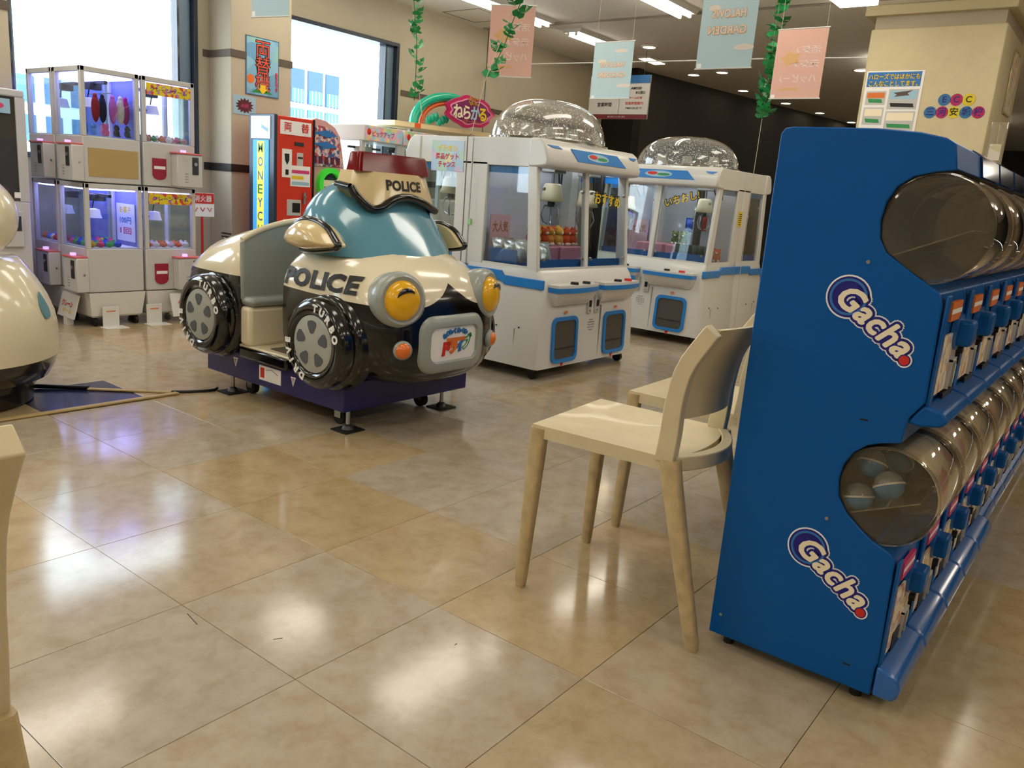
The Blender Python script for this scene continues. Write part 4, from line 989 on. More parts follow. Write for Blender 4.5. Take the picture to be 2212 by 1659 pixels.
# ------------------------------------------------------------------ prizes
PLUSH = {}
def pmat(c): return mat('plush_'+c.strip('#'), c, .85, noise=.15, nscale=40, bump=.3, bscale=150)
def plush(label, x, y, z, s, c1, c2='#f3e6d0', ears=True, rz=0.0, tilt=0.0, group='small plush prizes in the crane machines'):
    t = thing('plush_toy', label, 'plush toy', (x, y, z), rz, group); t.rotation_euler = (tilt, 0, rz)
    MB().ball((0, 0, s*.42), (s*.40, s*.34, s*.42), 14, 8).build('body', pmat(c1), t, smooth=80)
    MB().ball((0, -s*.02, s*.98), (s*.36, s*.32, s*.32), 14, 8).build('head', pmat(c1), t, smooth=80)
    for q in (-1, 1):
        if ears: MB().ball((q*s*.24, 0, s*1.26), (s*.12, s*.07, s*.13), 8, 5).build('ear', pmat(c1), t, smooth=80)
        MB().ball((q*s*.20, -s*.20, s*.12), (s*.13, s*.20, s*.12), 8, 5).build('foot', pmat(c2), t, smooth=80)
    MB().ball((0, -s*.30, s*.92), (s*.15, s*.09, s*.10), 10, 6).build('muzzle', pmat(c2), t, smooth=80)
    return t
def snack(label, x, y, z, w, h, c, rz=0.0, tilt=.4, group='bagged prizes in the crane machines'):
    t = thing('foil_bag', label, 'bag', (x, y, z), rz, group); t.rotation_euler = (tilt, 0, rz)
    n = 8; rings = []
    for k in range(n+1):
        v = k/n; th = .30*w*math.sin(PI*v)**.6+.001; zz = h*v
        rings.append([(w/2*px, th/2*py, zz) for px, py in ((-1, 0), (-.6, -.8), (0, -1), (.6, -.8), (1, 0), (.6, .8), (0, 1), (-.6, .8))])
    MB().loft(rings).build('pouch', c, t, smooth=60)
    MB().box(-w/2*.98, w/2*.98, -.002, .002, h*.97, h*1.06).build('crimp', c, t)
    return t
mat('foil_silver', '#c9cdd2', .22, metal=.85, bump=.5, bscale=60); mat('foil_blue', '#3559c9', .25, metal=.5, bump=.5, bscale=60); mat('foil_red', '#c23a34', .3, metal=.3, bump=.5, bscale=60)
def loc_of(cr, x, y, z): return cr.matrix_basis @ Vector((x, y, z))
bpy.context.view_layer.update()
where = {id(C1): 'in the crane machine behind the police car', id(C2): 'in the crane machine beside the capsule panel'}
rnd = random.Random(3)
for i in range(8):
    p = loc_of(C1, (.125, .235)[i % 2], .15+.088*(i//2), .665)
    snack('%s silver foil bag of the %s row from the glass, near crane machine' % (('left', 'right')[i % 2], ORD[i//2]), p.x, p.y, p.z, .105, .13, 'foil_silver', rnd.uniform(-.06, .06), -.35, 'silver bags in the near crane machine')
for i, (x, y, z, c, lb) in enumerate(((.37, .35, .757, '#e8c23a', 'yellow plush prize left in the near crane machine'), (.45, .345, .757, '#d9572e', 'orange plush prize in the middle of the near crane machine'), (.525, .36, .757, '#e9a23b', 'amber plush prize beside the middle bar of the near crane machine'), (.63, .36, .757, '#e8b04a', 'golden plush prize right of the middle bar of the near crane machine'),
        (.71, .36, .757, '#dd5b2c', 'red-orange plush prize in the right bay of the near crane machine'), (.72, .48, .757, '#e0622e', 'orange plush prize at the back of the right bay, near crane machine'), (.50, .49, .757, '#c94b7e', 'pink plush prize at the back of the near crane machine'), (.63, .49, .757, '#d8a13a', 'mustard plush prize at the back of the near crane machine'), (.79, .36, .757, '#d65a3a', 'brick red plush prize at the right end of the pink tray, near crane machine'), (.80, .49, .757, '#e8c04a', 'pale yellow plush prize at the back right of the near crane machine'), (.93, .36, .647, '#c9709a', 'mauve plush prize low in the right bay of the near crane machine'))):
    p = loc_of(C1, x, y, z); plush(lb, p.x, p.y, p.z, .088, c, rz=rnd.uniform(-.5, .5))
for i, (x, y, z, c, lb) in enumerate(((.625, .36, .757, '#6d7d4a', 'olive green plush prize in the far crane machine'), (.70, .36, .757, '#8a9a5a', 'light green plush prize in the far crane machine'), (.65, .49, .757, '#c8cfc0', 'pale plush prize at the back of the far crane machine'), (.985, .42, .647, '#d44a33', 'red plush prize near the flank glass of the far crane machine'), (.89, .48, .647, '#e5783b', 'orange plush prize standing in the far crane machine'), (.95, .31, .647, '#e8c03c', 'yellow plush prize low at the flank of the far crane machine'))):
    p = loc_of(C2, x, y, z); plush(lb, p.x, p.y, p.z, .08, c, rz=-PI/2+rnd.uniform(-.5, .5))
MB().box(.70, 1.01, .18, .27, .645, .70).build('prize_shelf', 'pit_blue', C2)
for i in range(6):
    p = loc_of(C2, .735+.049*i, .22, .7015)
    tn = MB().lathe([(.022, 0), (.024, .004), (.024, .066), (.022, .070)], 16, M=Matrix.Translation(p)).build('prize_tin', mat('tin_olive', '#5d6350', .4, metal=.3, noise=.3, nscale=50), smooth=40)
    tag(tn, ('%s olive prize tin in the row inside the far crane machine' % ORD[i]), 'tin', 'prize tins in the far crane machine')
for i, (x, z, c, lb) in enumerate(((.66, .86, 'foil_blue', 'blue and white foil bag hanging in the far crane machine'), (.72, .95, 'foil_silver', 'silver foil bag hanging in the far crane machine'), (.78, .88, 'foil_red', 'red foil bag hanging in the far crane machine'))):
    p = loc_of(C2, x, .52, z); snack(lb, p.x, p.y, p.z, .07, .11, c, PI/2, .05)
# banners inside both, window side of the near machine
MB().box(.055, .058, .25, .46, .66, .74).build('inner_band', 'pit_blue', C1)
# ------------------------------------------------------------------ stacked mini crane machines by the window (left)
mat('cab_grey', '#c9c8c6', .45, coat=.15); mat('tan_board', '#b59a63', .6); mat('prize_red', '#9c1030', .35, coat=.3)
mat('violet_back', '#8f93e6', .6); mat('violet_lamp', '#ffffff', .5, emit='#a9a4ff', es=9)
printed('header_print', ['#e8d21c', '#e8d21c', '#b77ac0', '#d8463a', '#e8d21c', '#e4b51f'], 50)
mat('tray_white', '#e9e6e2', .5)
def mini_crane(label, loc, rotz, board=None, header=True, w=.37, d=.37, h=.70):
    """local: x 0..w across, y 0..d (front at 0), z 0..h"""
    t = thing('mini_crane_machine', label, 'crane machine', loc, rotz, 'stacked mini crane machines')
    zg = .285                                                  # glass sill
    MB().box(0, w, 0, d, .004, zg).build('lower_body', 'cab_grey', t, bevel=.006)
    for x in (0, w-.028):
        for y in (0, d-.028): MB().box(x, x+.028, y, y+.028, zg, h-.004).build('post', 'cab_grey', t, bevel=.003)
    MB().box(0, w, 0, d, h-.035, h-.003).build('top_cap', 'cab_grey', t, bevel=.004)
    for nm, a in (('front_glass', (.028, w-.028, .006, .010)), ('rear_glass', (.028, w-.028, d-.010, d-.006)), ('side_glass', (.006, .010, .028, d-.028)), ('side_glass', (w-.010, w-.006, .028, d-.028))):
        MB().box(*a, zg, h-.035).build(nm, 'claw_glass', t)
    MB().box(.02, w-.02, .02, d-.02, zg, zg+.006).build('play_floor', 'tray_white', t)
    MB().box(.03, w-.03, .03, d-.03, h-.045, h-.036).build('inner_lamp', 'violet_lamp', t)
    MB().box(.04, w-.04, d*.45, d*.45+.02, h-.09, h-.07).build('gantry_rail', 'dark_metal', t)
    MB().box(w*.3, w*.3+.08, d*.38, d*.38+.08, h-.12, h-.075).build('carriage', 'dark_metal', t, bevel=.004)
    MB().tube([(w*.3+.04, d*.42, h-.12), (w*.3+.02, d*.40, h-.20), (w*.3-.05, d*.38, h-.22), (w*.3-.07, d*.4, h-.13)], .004, 6).build('cable', 'cable_black', t, smooth=60)
    MB().lathe([(.01, .02), (.035, .015), (.045, -.03), (.05, -.04), (.01, -.042)], 16, M=Matrix.Translation((w*.3+.04, d*.42, h-.19))).build('claw_bell', 'white_plastic', t, smooth=50)
    if header: 
        hd = MB().box(.03, w-.03, -.004, .0, h-.115, h-.042).build('header_card', 'header_print', t)
        fit_text('クレーンゲーム', w-.11, .03, (w/2, -.005, h-.078), (1, 0, 0), (0, 0, 1), 'navy_print', hd, bold=.01)
    # front: prize chute with red flap, protruding coin box
    pf = MB().prism([(.06, .185), (.155, .185), (.155, .075), (.143, .055), (.120, .046), (.095, .046), (.072, .055), (.06, .075)], 'y', -.008, 0).build('prize_flap', 'prize_red', t)
    MB().box(.068, .147, -.0095, -.008, .115, .135).build('flap_lettering', 'white_print', pf)
    cb = MB().box(.195, w+.012, -.075, .0, .008, .225).build('coin_box', 'cab_grey', t, bevel=.006)
    MB().box(.185, w+.006, -.080, .0, .225, .236).build('box_lid', mat('lid_red', '#d46a6a', .4), cb, bevel=.002)
    MB().cyl((.26, -.04, .236), (.26, -.04, .252), .018, n=14).build('button', mat('button_glow', '#d9c2ff', .3, emit='#c9a8ff', es=1.0), cb, smooth=40)
    MB().box(w-.065, w-.02, -.0785, -.075, .095, .21).build('coin_mech', 'dark_metal', cb)
    MB().cyl((w-.043, -.0785, .165), (w-.043, -.084, .165), .012, n=12).build('coin_knob', 'metal', cb)
    MB().box(w-.13, w-.08, -.0765, -.075, .175, .205).build('price_label', 'light_grey', cb)
    for i in range(4): MB().box(w-.12, w-.095, -.0765, -.075, .04+.018*i, .046+.018*i).build('vent', 'grey_plastic', cb)
    MB().cyl((w+.012, -.03, .12), (w+.016, -.03, .12), .006, n=10).build('lock', 'metal', cb)
    return t
def plinth(label, x0, x1, y0, y1):
    t = thing('machine_stand', label, 'stand', ((x0+x1)/2, (y0+y1)/2, 0), group='stands under the mini crane machines', world=True)
    MB().loft([[(px, py, z) for px, py in ((x0+i, y0+i), (x1-i, y0+i), (x1-i, y1-i), (x0+i, y1-i))] for z, i in ((.060, .03), (.072, .018), (.222, 0), (.224, 0))]).build('body', 'white_paint', t)
    for x in (x0+.05, x1-.05):
        for y in (y0+.05, y1-.05): MB().cyl((x-.01, y, .028), (x+.01, y, .028), .028, n=14).build('castor', 'rubber', t, smooth=40)
    return t
LX, LY = 2.47, 5.33
plinth('white stand under the front pair of stacked mini cranes', LX, LX+.375, LY, LY+.375)
plinth('white stand under the mini cranes at the window', LX, LX+.375, LY+.39, LY+.765)
plinth('white stand under the mini cranes with the red flaps facing us', LX+.385, LX+.76, LY, LY+.375)
# A and B face -X (rotate -90 deg: local x -> -Y, local y -> +X); C faces -Y
A1 = mini_crane('upper mini crane machine holding long plush toys, tan board below its window', (LX, LY+.375, .925), -PI/2, header=False)
A0 = mini_crane('lower mini crane machine with colourful toys under the plush one', (LX, LY+.375, .225), -PI/2, header=False)
B1 = mini_crane('upper mini crane machine at the window behind the plush one', (LX, LY+.765, .925), -PI/2, header=False)
B0 = mini_crane('lower mini crane machine at the window, second row back', (LX, LY+.765, .225), -PI/2, header=False)
Cc1 = mini_crane('upper mini crane machine with red prize flap, right of the plush one', (LX+.385, LY, .925), 0)
Cc0 = mini_crane('lower mini crane machine with red prize flap, right-hand bottom of the stack', (LX+.385, LY, .225), 0)
# the flank of A that faces us: sheet of tan board
for q in (A1,):
    MB().box(.3705, .373, .03, .35, .04, .215).build('flank_board', 'tan_board', q)
for q in (A1, A0, B1, B0):
    MB().box(.028, .345, .360, .366, .29, .66).build('backdrop', 'violet_back', q)
for q in (Cc1, Cc0): MB().box(.03, .05, .345, .36, .29, .66).build('backdrop', 'violet_back', q)
mat('toy_poster_white', '#dfe4f6', .5)
pz = MB().box(.06, .30, .352, .358, .32, .57).build('prize_notice', 'toy_poster_white', A0)
for i, (w_, mt) in enumerate((('お菓子', 'yellow_print'), ('100円', 'blue_print'), ('1回', 'pink_print'))): fit_text(w_, .15, .045, (.18, .3512, .53-.07*i), (1, 0, 0), (0, 0, 1), mt, pz, bold=.02)
def wl(q, x, y, z): return q.matrix_basis @ Vector((x, y, z))
bpy.context.view_layer.update()
# long hanging plush and a heap in A1
RAIL = MB().box(.03, .34, .20, .206, .555, .561).build('hanger_rail', 'metal', A1)
for i, (yy, xx, c, lb) in enumerate(((.125, .18, '#a5252f', 'long dark red plush hanging in the upper mini crane'), (.180, .20, '#1d1b3a', 'long navy plush hanging in the upper mini crane'), (.236, .17, '#d66fc4', 'long pink plush hanging in the upper mini crane'), (.328, .19, '#c01a6e', 'long magenta plush hanging at the right of the upper mini crane'), (.285, .22, '#e9dcc8', 'long cream plush hanging in the upper mini crane'))):
    p = wl(A1, .29-.02*(i % 2), yy, .40)
    t = thing('long_plush', lb, 'plush toy', (p.x, p.y, p.z), 0, 'hanging plush prizes')
    MB().ball((0, 0, .06), (.025, .022, .085), 12, 8).build('body', pmat(c), t, smooth=80)
    MB().ball((0, 0, .135), (.014, .014, .018), 8, 6).build('tip', pmat(c), t, smooth=80); MB().cyl((0, 0, .14), (0, 0, .16), .002, n=6).build('loop', 'white_plastic', t)
for i, (x, y, c, lb) in enumerate(((.30, .05, '#3f7fe0', 'bright blue plush lying in the upper mini crane'), (.27, .115, '#6fa4ec', 'light blue plush lying in the upper mini crane'), (.30, .18, '#e85fa0', 'pink plush lying in the middle of the upper mini crane'), (.25, .19, '#e9a0b0', 'rose plush lying at the back of the upper mini crane'), (.31, .245, '#1e1c22', 'black plush lying in the upper mini crane'), (.31, .315, '#26222c', 'black plush at the right end of the upper mini crane'))):
    p = wl(A1, x, y, .297); plush(lb, p.x, p.y, p.z, .055, c, c, rz=rnd.uniform(-2, 2), tilt=0, group='plush heap in the upper mini crane')
# candy-coloured toys in the others
CNAME = {'#c9348e': 'magenta', '#2f9e4a': 'green', '#2c4fd6': 'blue', '#3cae57': 'light green', '#e23b7a': 'pink', '#e0b030': 'yellow', '#2540b0': 'dark blue', '#d8a090': 'salmon', '#58a06a': 'green', '#e07a58': 'coral', '#f0e8e0': 'white', '#c05a70': 'rose', '#e8622e': 'orange', '#f0e6e0': 'white', '#e07a4a': 'apricot', '#d8c8e0': 'lilac', '#4a80e0': 'blue', '#f0e0d0': 'cream', '#e04a3a': 'red', '#5aa0e0': 'sky blue'}
SEEN = set()
def toy_heap(q, n, cols, label, group, seed):
    r = random.Random(seed)
    for i in range(n):
        x, y = .055+.054*(i % 6)-.004, .055+.056*((i//6) % 5); p = wl(q, x, y, .2915); c = cols[i % len(cols)]; s = r.uniform(.021, .0235)
        o = MB().ball((0, 0, s*.8), (s*1.1, s, s*.8), 10, 7).ball((0, 0, s*1.5), (s*.5, s*.5, s*.5), 8, 5).build('small_toy', pmat(c), smooth=70); o.location = p; o.rotation_euler = (0, 0, r.uniform(0, 3))
        lb = 'small %s toy, %s row of the heap %s' % (CNAME[c], ORD[i//6], label)
        if lb in SEEN: lb += ', further along'
        SEEN.add(lb); tag(o, lb, 'toy', group)
toy_heap(A0, 26, ['#c9348e', '#2f9e4a', '#2c4fd6', '#3cae57', '#e23b7a', '#e0b030', '#2540b0'], 'in the lower mini crane', 'toys in the lower mini crane', 1)
toy_heap(Cc1, 14, ['#d8a090', '#58a06a', '#e07a58', '#f0e8e0', '#c05a70'], 'behind the upper yellow header', 'toys in the upper headed mini crane', 2)
toy_heap(Cc0, 14, ['#e8622e', '#f0e6e0', '#e07a4a', '#d8c8e0'], 'behind the lower yellow header', 'toys in the lower headed mini crane', 3)
toy_heap(B0, 14, ['#e8622e', '#4a80e0', '#f0e0d0', '#e04a3a', '#5aa0e0'], 'in the lower window-side mini crane', 'toys in the window mini crane', 4)
# foot plates and floor signs of the stack
for x, y, lb in ((LX+.13, LY-.055, 'white steel foot plate under the front of the stack'), (LX+.43, LY-.055, 'white steel foot plate under the red-flap machines')):
    t = thing('foot_plate', lb, 'bracket', (x, y, 0)); MB().box(-.055, .055, .045, .050, 0, .135).build('upright', 'white_paint', t, bevel=.002)
    MB().box(-.075, .075, -.05, .05, 0, .004).build('sole', 'white_paint', t); MB().box(-.03, .03, .043, .0455, .10, .106).build('label', 'orange_print', t)
for (x, y, rz, lb) in ((LX-.055, LY+.19, -PI/2-.05, 'slanted white step board with red and yellow print, window side'), (LX+.66, LY-.055, .04, 'slanted white step board with red and yellow print, beside the police car wheel')):
    t = thing('step_board', lb, 'sign board', (x, y, 0), rz)
    MB().prism([(-.02, .05), (-.012, .05), (.03, .205), (.022, .205)], 'x', -.13, .13).build('board', 'white_paint', t); MB().box(-.03, .03, -.02, .02, 0, .06).build('leg', 'white_paint', t)
    fit_text('クレーン', .17, .045, (0, -.002, .14), (1, 0, 0), (0, .25, 1), 'red_print', t, bold=.03); fit_text('ゲーム', .14, .03, (.01, -.012, .095), (1, 0, 0), (0, .25, 1), 'yellow_print', t, bold=.03)
# ------------------------------------------------------------------ machine at the far left
t = thing('crane_cabinet', 'grey crane cabinet with dark glass at the left edge', 'crane machine', (1.95, 5.7, 0), world=True)
MB().box(1.66, 2.255, 5.60, 5.92, .06, .78).build('lower_body', 'cab_grey', t, bevel=.01); MB().box(1.66, 2.255, 5.60, 5.92, 1.40, 1.445).build('top_cap', 'cab_grey', t, bevel=.01)
for x in (1.66, 2.20): 
    for y in (5.60, 5.88): MB().box(x, x+.055, y, y+.04, .78, 1.40).build('post', 'cab_grey', t)
MB().box(1.715, 2.20, 5.61, 5.616, .78, 1.40).build('front_glass', 'smoked_pane', t); MB().box(1.70, 2.21, 5.895, 5.90, .78, 1.40).build('back_panel', mat('cab_dark', '#3c4440', .5), t)
MB().box(1.98, 2.17, 5.596, 5.60, 1.30, 1.385).build('header_card', 'sky_print', t); MB().prism([(2.075+.06*math.cos(2*PI*k/20), 1.343+.022*math.sin(2*PI*k/20)) for k in range(20)], 'y', 5.593, 5.596).build('header_logo', 'pink_print', t)
MB().box(2.165, 2.20, 5.594, 5.60, .80, .835).build('notice', 'white_print', t)
cb = MB().box(2.05, 2.20, 5.575, 5.60, .50, .72).build('coin_panel', 'light_grey', t, bevel=.004); MB().box(2.14, 2.185, 5.571, 5.575, .60, .69).build('coin_mech', 'dark_metal', cb)
for x in (1.72, 2.2):
    for y in (5.65, 5.88): MB().cyl((x-.012, y, .03), (x+.012, y, .03), .03, n=14).build('castor', 'rubber', t, smooth=40)
MB().ball((2.02, 5.80, .86), (.10, .06, .08), 12, 8).build('prize_leaves', pmat('#2f5a34'), t, smooth=80)
# ------------------------------------------------------------------ fire extinguisher and its sign
t = thing('extinguisher_sign', 'red and white fire extinguisher sign on a stand', 'sign', (3.60, 5.86, 0), world=True)
MB().box(3.505, 3.70, 5.85, 5.856, .705, .885).build('panel', 'white_print', t); MB().box(3.508, 3.697, 5.8475, 5.85, .805, .882).build('red_field', 'red_print', t)
fit_text('消火器', .15, .05, (3.6025, 5.8468, .843), (1, 0, 0), (0, 0, 1), 'white_print', t, bold=.01)
for i, x in enumerate((3.54, 3.60, 3.66)): MB().tube([(x-.02, 5.848, .775), (x, 5.848, .745), (x+.016, 5.848, .772)], .003, 6).build('pictogram', 'red_print', t); 
MB().cyl((3.60, 5.86, .02), (3.60, 5.86, .71), .010, n=12).build('pole', 'red_print', t, smooth=40); MB().cyl((3.60, 5.86, 0), (3.60, 5.86, .02), .10, n=24).build('base', 'red_print', t, smooth=40)
t = thing('fire_extinguisher', 'red fire extinguisher with a white label in front of the column', 'fire extinguisher', (3.665, 5.655, 0))
MB().lathe([(.072, 0), (.075, .01), (.075, .40), (.068, .45), (.045, .485), (.022, .50), (.022, .52)], 28).build('cylinder', mat('ext_red', '#c21a17', .25, coat=.5), t, smooth=50)
MB().lathe([(.0758, .12), (.0758, .38)], 28, cap0=False, cap1=False).build('label', 'white_print', t, smooth=40)
MB().box(-.012, .012, -.02, .02, .52, .565).build('valve', 'metal', t, bevel=.003); MB().box(-.01, .01, -.085, .03, .565, .575).build('lever', 'black_plastic', t); MB().box(-.01, .01, -.075, .03, .59, .60).build('lever', 'black_plastic', t)
MB().lathe([(.014, 0), (.020, .004), (.020, .010), (.014, .014)], 16, M=frame((.02, 0, .545), (0, 1, 0), (0, 0, 1))).build('gauge', 'yellow_print', t)
MB().tube([(0, .02, .545), (.03, .06, .53), (.085, .05, .42), (.085, .02, .25), (.08, 0, .12)], .010, 8).build('hose', 'black_plastic', t, smooth=60)
# ------------------------------------------------------------------ money changer
def lit(name, col, es, base=None): return mat(name, base or col, .5, emit=col, es=es)
t = thing('money_changer', 'red money changing machine with a lit blue side panel', 'change machine', (4.17, 5.62, 0), world=True)
cx0, cx1, cy0, cy1, ct = 3.965, 4.345, 5.455, 5.775, 1.512
MB().box(cx0+.03, cx1, cy0, cy1, .04, ct).build('cabinet', mat('changer_red', '#d8371f', .35, coat=.3), t, bevel=.006)
MB().box(cx0, cx0+.03, cy0-.004, cy1, .0, ct+.004).build('side_frame', mat('changer_dark', '#3b4652', .35, metal=.4), t, bevel=.004); MB().box(cx1-.012, cx1+.006, cy0-.006, cy0+.03, .04, ct).build('edge_strip', 'black_plastic', t)
sp_ = MB().box(cx0-.006, cx0, cy0+.06, cy1-.06, .06, ct-.19).build('side_panel', lit('side_blue', '#49a8ee', .55), t)
MB().box(cx0-.0075, cx0-.006, cy0+.115, cy1-.115, .08, ct-.20).build('side_stripe', lit('side_yellow', '#ece65a', .6), sp_)
for i, ch in enumerate('MONEYCHANGE'): fit_text(ch, .062, .072, (cx0-.0085, (cy0+cy1)/2, ct-.25-.105*i), (0, -1, 0), (0, 0, 1), 'blue_print' if i % 3 else 'green_print', sp_, bold=.012)
MB().box(cx0-.006, cx0, cy0+.045, cy1-.03, ct-.18, ct-.012).build('side_card', lit('side_white', '#dcecf4', .35), t)
MB().prism([(cy0+.07, ct-.13), (cy0+.15, ct-.10), (cy0+.15, ct-.075), (cy0+.07, ct-.105)], 'x', cx0-.0072, cx0-.006).build('side_swash', 'sky_print', t)
hp = MB().box(cx0+.055, cx1-.03, cy0-.004, cy0, ct-.135, ct-.03).build('name_panel', 'white_print', t)
put_text('両', .075, (cx0+.125, cy0-.005, ct-.082), (1, 0, 0), (0, 0, 1), 'red_print', hp, offset=.0012); put_text('替', .075, (cx1-.09, cy0-.005, ct-.082), (1, 0, 0), (0, 0, 1), 'red_print', hp, offset=.0012)
MB().box(cx0+.19, cx0+.28, cy0-.004, cy0, ct-.215, ct-.185).build('display', 'dark_metal', t)
bp_ = MB().box(cx0+.075, cx0+.165, cy0-.005, cy0, ct-.46, ct-.245).build('guide_panel', 'white_print', t); MB().prism([(cx0+.095, ct-.28), (cx0+.14, ct-.28), (cx0+.14, ct-.33), (cx0+.12, ct-.365), (cx0+.10, ct-.33)], 'y', cy0-.0065, cy0-.005).build('pictogram', 'black_print', bp_); MB().box(cx0+.105, cx0+.135, cy0-.0065, cy0-.005, ct-.44, ct-.40).build('pictogram', 'black_print', bp_)
MB().box(cx0+.215, cx0+.275, cy0-.005, cy0, ct-.37, ct-.265).build('note_slot', 'light_grey', t, bevel=.003); MB().box(cx0+.22, cx0+.27, cy0-.007, cy0-.005, ct-.31, ct-.295).build('slot', 'dark_metal', t)
nt_ = MB().box(cx0+.155, cx0+.345, cy0-.006, cy0, ct-.525, ct-.365).build('price_notice', 'white_print', t)
for i, (mt, zz) in enumerate((('pink_print', ct-.41), ('yellow_print', ct-.455), ('sky_print', ct-.50))): MB().box(cx0+.165, cx0+.335 if i != 1 else cx0+.28, cy0-.0072, cy0-.006, zz-.014, zz+.012).build('notice_band', mt, nt_)
MB().box(cx0+.125, cx0+.26, cy0-.005, cy0, ct-.755, ct-.63).build('return_panel', 'light_grey', t, bevel=.003); MB().box(cx0+.175, cx0+.25, cy0-.007, cy0-.005, ct-.73, ct-.655).build('return_window', 'black_plastic', t)
MB().cyl((cx0+.285, cy0, ct-.60), (cx0+.285, cy0-.03, ct-.60), .012, n=10).build('lock', 'metal', t); MB().box(cx0+.275, cx0+.295, cy0-.02, cy0-.008, ct-.66, ct-.57).build('key_handle', 'metal', t)
MB().box(cx0+.09, cx0+.25, cy0-.005, cy0, ct-.90, ct-.785).build('lower_notice', mat('notice_pink', '#e3c9dd', .5), t)
# ------------------------------------------------------------------ children's card game cabinet
t = thing('game_cabinet', 'tall children’s game cabinet with crowded picture board and green ring', 'arcade game', (4.62, 5.75, 0), world=True)
printed('picture_board', ['#c9504a', '#3c5f9c', '#d8a8a0', '#b8454f', '#8a94b8', '#d9c7c0', '#7a2f4a', '#e2d5cf'], 42)
mat('cabinet_rose', '#d2a29c', .45)
bx_ = [(4.44, .0), (4.44, 1.525), (4.50, 1.545), (4.60, 1.535), (4.70, 1.49), (4.755, 1.42), (4.785, 1.30), (4.815, 1.12), (4.83, .9), (4.83, 0)]
MB().prism(bx_, 'y', 5.62, 5.90).build('cabinet', 'cabinet_rose', t, bevel=.006)
MB().prism([(4.45, 1.16), (4.45, 1.47), (4.52, 1.49), (4.62, 1.48), (4.70, 1.435), (4.74, 1.38), (4.765, 1.28), (4.785, 1.17)], 'y', 5.612, 5.62).build('picture_board', 'picture_board', t)
for i, z in enumerate((1.43, 1.34)): MB().prism([(4.46, z), (4.60, z+.03), (4.72-.0*i, z-.01), (4.60, z-.03)], 'y', 5.606, 5.612).build('title_ribbon', 'blue_print', t)
for i in range(5): MB().box(4.462+.062*i, 4.50+.062*i, 5.607, 5.612, 1.185, 1.245).build('picture_card', mat('card_maroon', '#5a1f3a', .5), t)
ringplate('green_ring', disc(.135, 36), disc(.095, 36), (4.64, 5.60, 1.02), (1, 0, 0), (0, 0, 1), lit('ring_green', '#3fd33a', .25), t, t=.05, z=-.02)
plate('screen', disc(.096, 32), (4.64, 5.612, 1.02), (1, 0, 0), (0, 0, 1), mat('screen_dark', '#2c3540', .2), t, t=.004)
MB().box(4.575, 4.70, 5.604, 5.609, 1.0, 1.055).build('screen_picture', 'cream_print', t); MB().box(4.575, 4.70, 5.604, 5.609, .955, .995).build('screen_band', 'sky_print', t)
MB().box(4.50, 4.78, 5.50, 5.62, .82, .88).build('control_shelf', lit('ring_green2', '#3fd33a', .1), t, bevel=.01)
# ------------------------------------------------------------------ small white crane pair in front of the far window
printed('pastel_header', ['#f0b8c8', '#f6e08a', '#b6e3b0', '#f4c2d8', '#a8d8ec', '#f2dca0'], 26)
for k, (xa, xb, lb) in enumerate(((4.915, 5.375, 'small white crane machine with pastel header, left of the pair at the window'), (5.395, 5.93, 'small white crane machine with pastel header, right of the pair at the window'))):
    t = thing('small_crane_machine', lb, 'crane machine', ((xa+xb)/2, 5.7, 0), group='pastel crane machines at the window', world=True)
    MB().box(xa, xb, 5.52, 5.98, .05, .85).build('lower_body', 'white_paint', t, bevel=.008)
    for x in (xa, xb-.035):
        for y in (5.52, 5.945): MB().box(x, x+.035, y, y+.035, .85, 1.42).build('post', 'light_grey', t)
    MB().box(xa, xb, 5.50, 5.98, 1.41, 1.545).build('header', 'white_paint', t, bevel=.006); hp = MB().box(xa+.01, xb-.01, 5.494, 5.50, 1.418, 1.54).build('header_panel', 'pastel_header', t)
    MB().ball((xa+.05, 5.492, 1.49), (.022, .006, .028), 12, 8).build('balloon', 'red_print', hp, smooth=60); fit_text('ピックアップ', .26, .05, (xa+.22, 5.492, 1.478), (1, 0, 0), (0, 0, 1), 'pink_print', hp, bold=.03)
    MB().box(xa+.03, xb-.03, 5.53, 5.534, .85, 1.41).build('front_glass', 'claw_glass', t)
    MB().box(xa+.04, xb-.04, 5.74, 5.76, 1.35, 1.37).build('gantry_rail', 'dark_metal', t)
    MB().cyl((xa+.20, 5.74, 1.22), (xa+.20, 5.74, 1.37), .075, .085, n=20).build('claw_drum', 'light_grey', t, smooth=40)
    for x in (xa+.05, xb-.05):
        for y in (5.57, 5.93): MB().cyl((x-.01, y, .026), (x+.01, y, .026), .026, n=12).build('castor', 'rubber', t, smooth=40)
# ------------------------------------------------------------------ arched scoop game with its big pink sign
t = thing('scoop_game', 'scoop game with green arch and big pink sign by the beige wall', 'arcade game', (6.3, 5.9, 0), world=True)
mat('arch_green', '#12b48f', .25, coat=.5); mat('arch_orange', '#e8642a', .35); mat('sign_pink', '#c2185f', .35, coat=.3); mat('sign_plum', '#7c1a5c', .35)
MB().box(5.97, 6.95, 5.78, 6.18, .0, .95).build('tub', 'white_paint', t, bevel=.02)
for x in (6.0, 6.82): MB().box(x-.02, x+.02, 6.02, 6.06, .95, 1.62).build('mast', 'light_grey', t)
MB().prism([(5.50, 1.600), (5.50, 1.645), (6.90, 1.668), (6.90, 1.628)], 'y', 5.74, 6.12).build('canopy_edge', mat('canopy_cream', '#f1d9a8', .4), t); MB().box(5.76, 5.84, 5.735, 5.74, 1.605, 1.648).build('canopy_mark', 'arch_orange', t)
pts = [(5.80+.53-.53*math.cos(a), 5.80, 1.65+.30*math.sin(a)) for a in [math.radians(d_) for d_ in range(0, 120, 8)]]
MB().tube(pts, .045, 12).build('arch', 'arch_green', t, smooth=60)
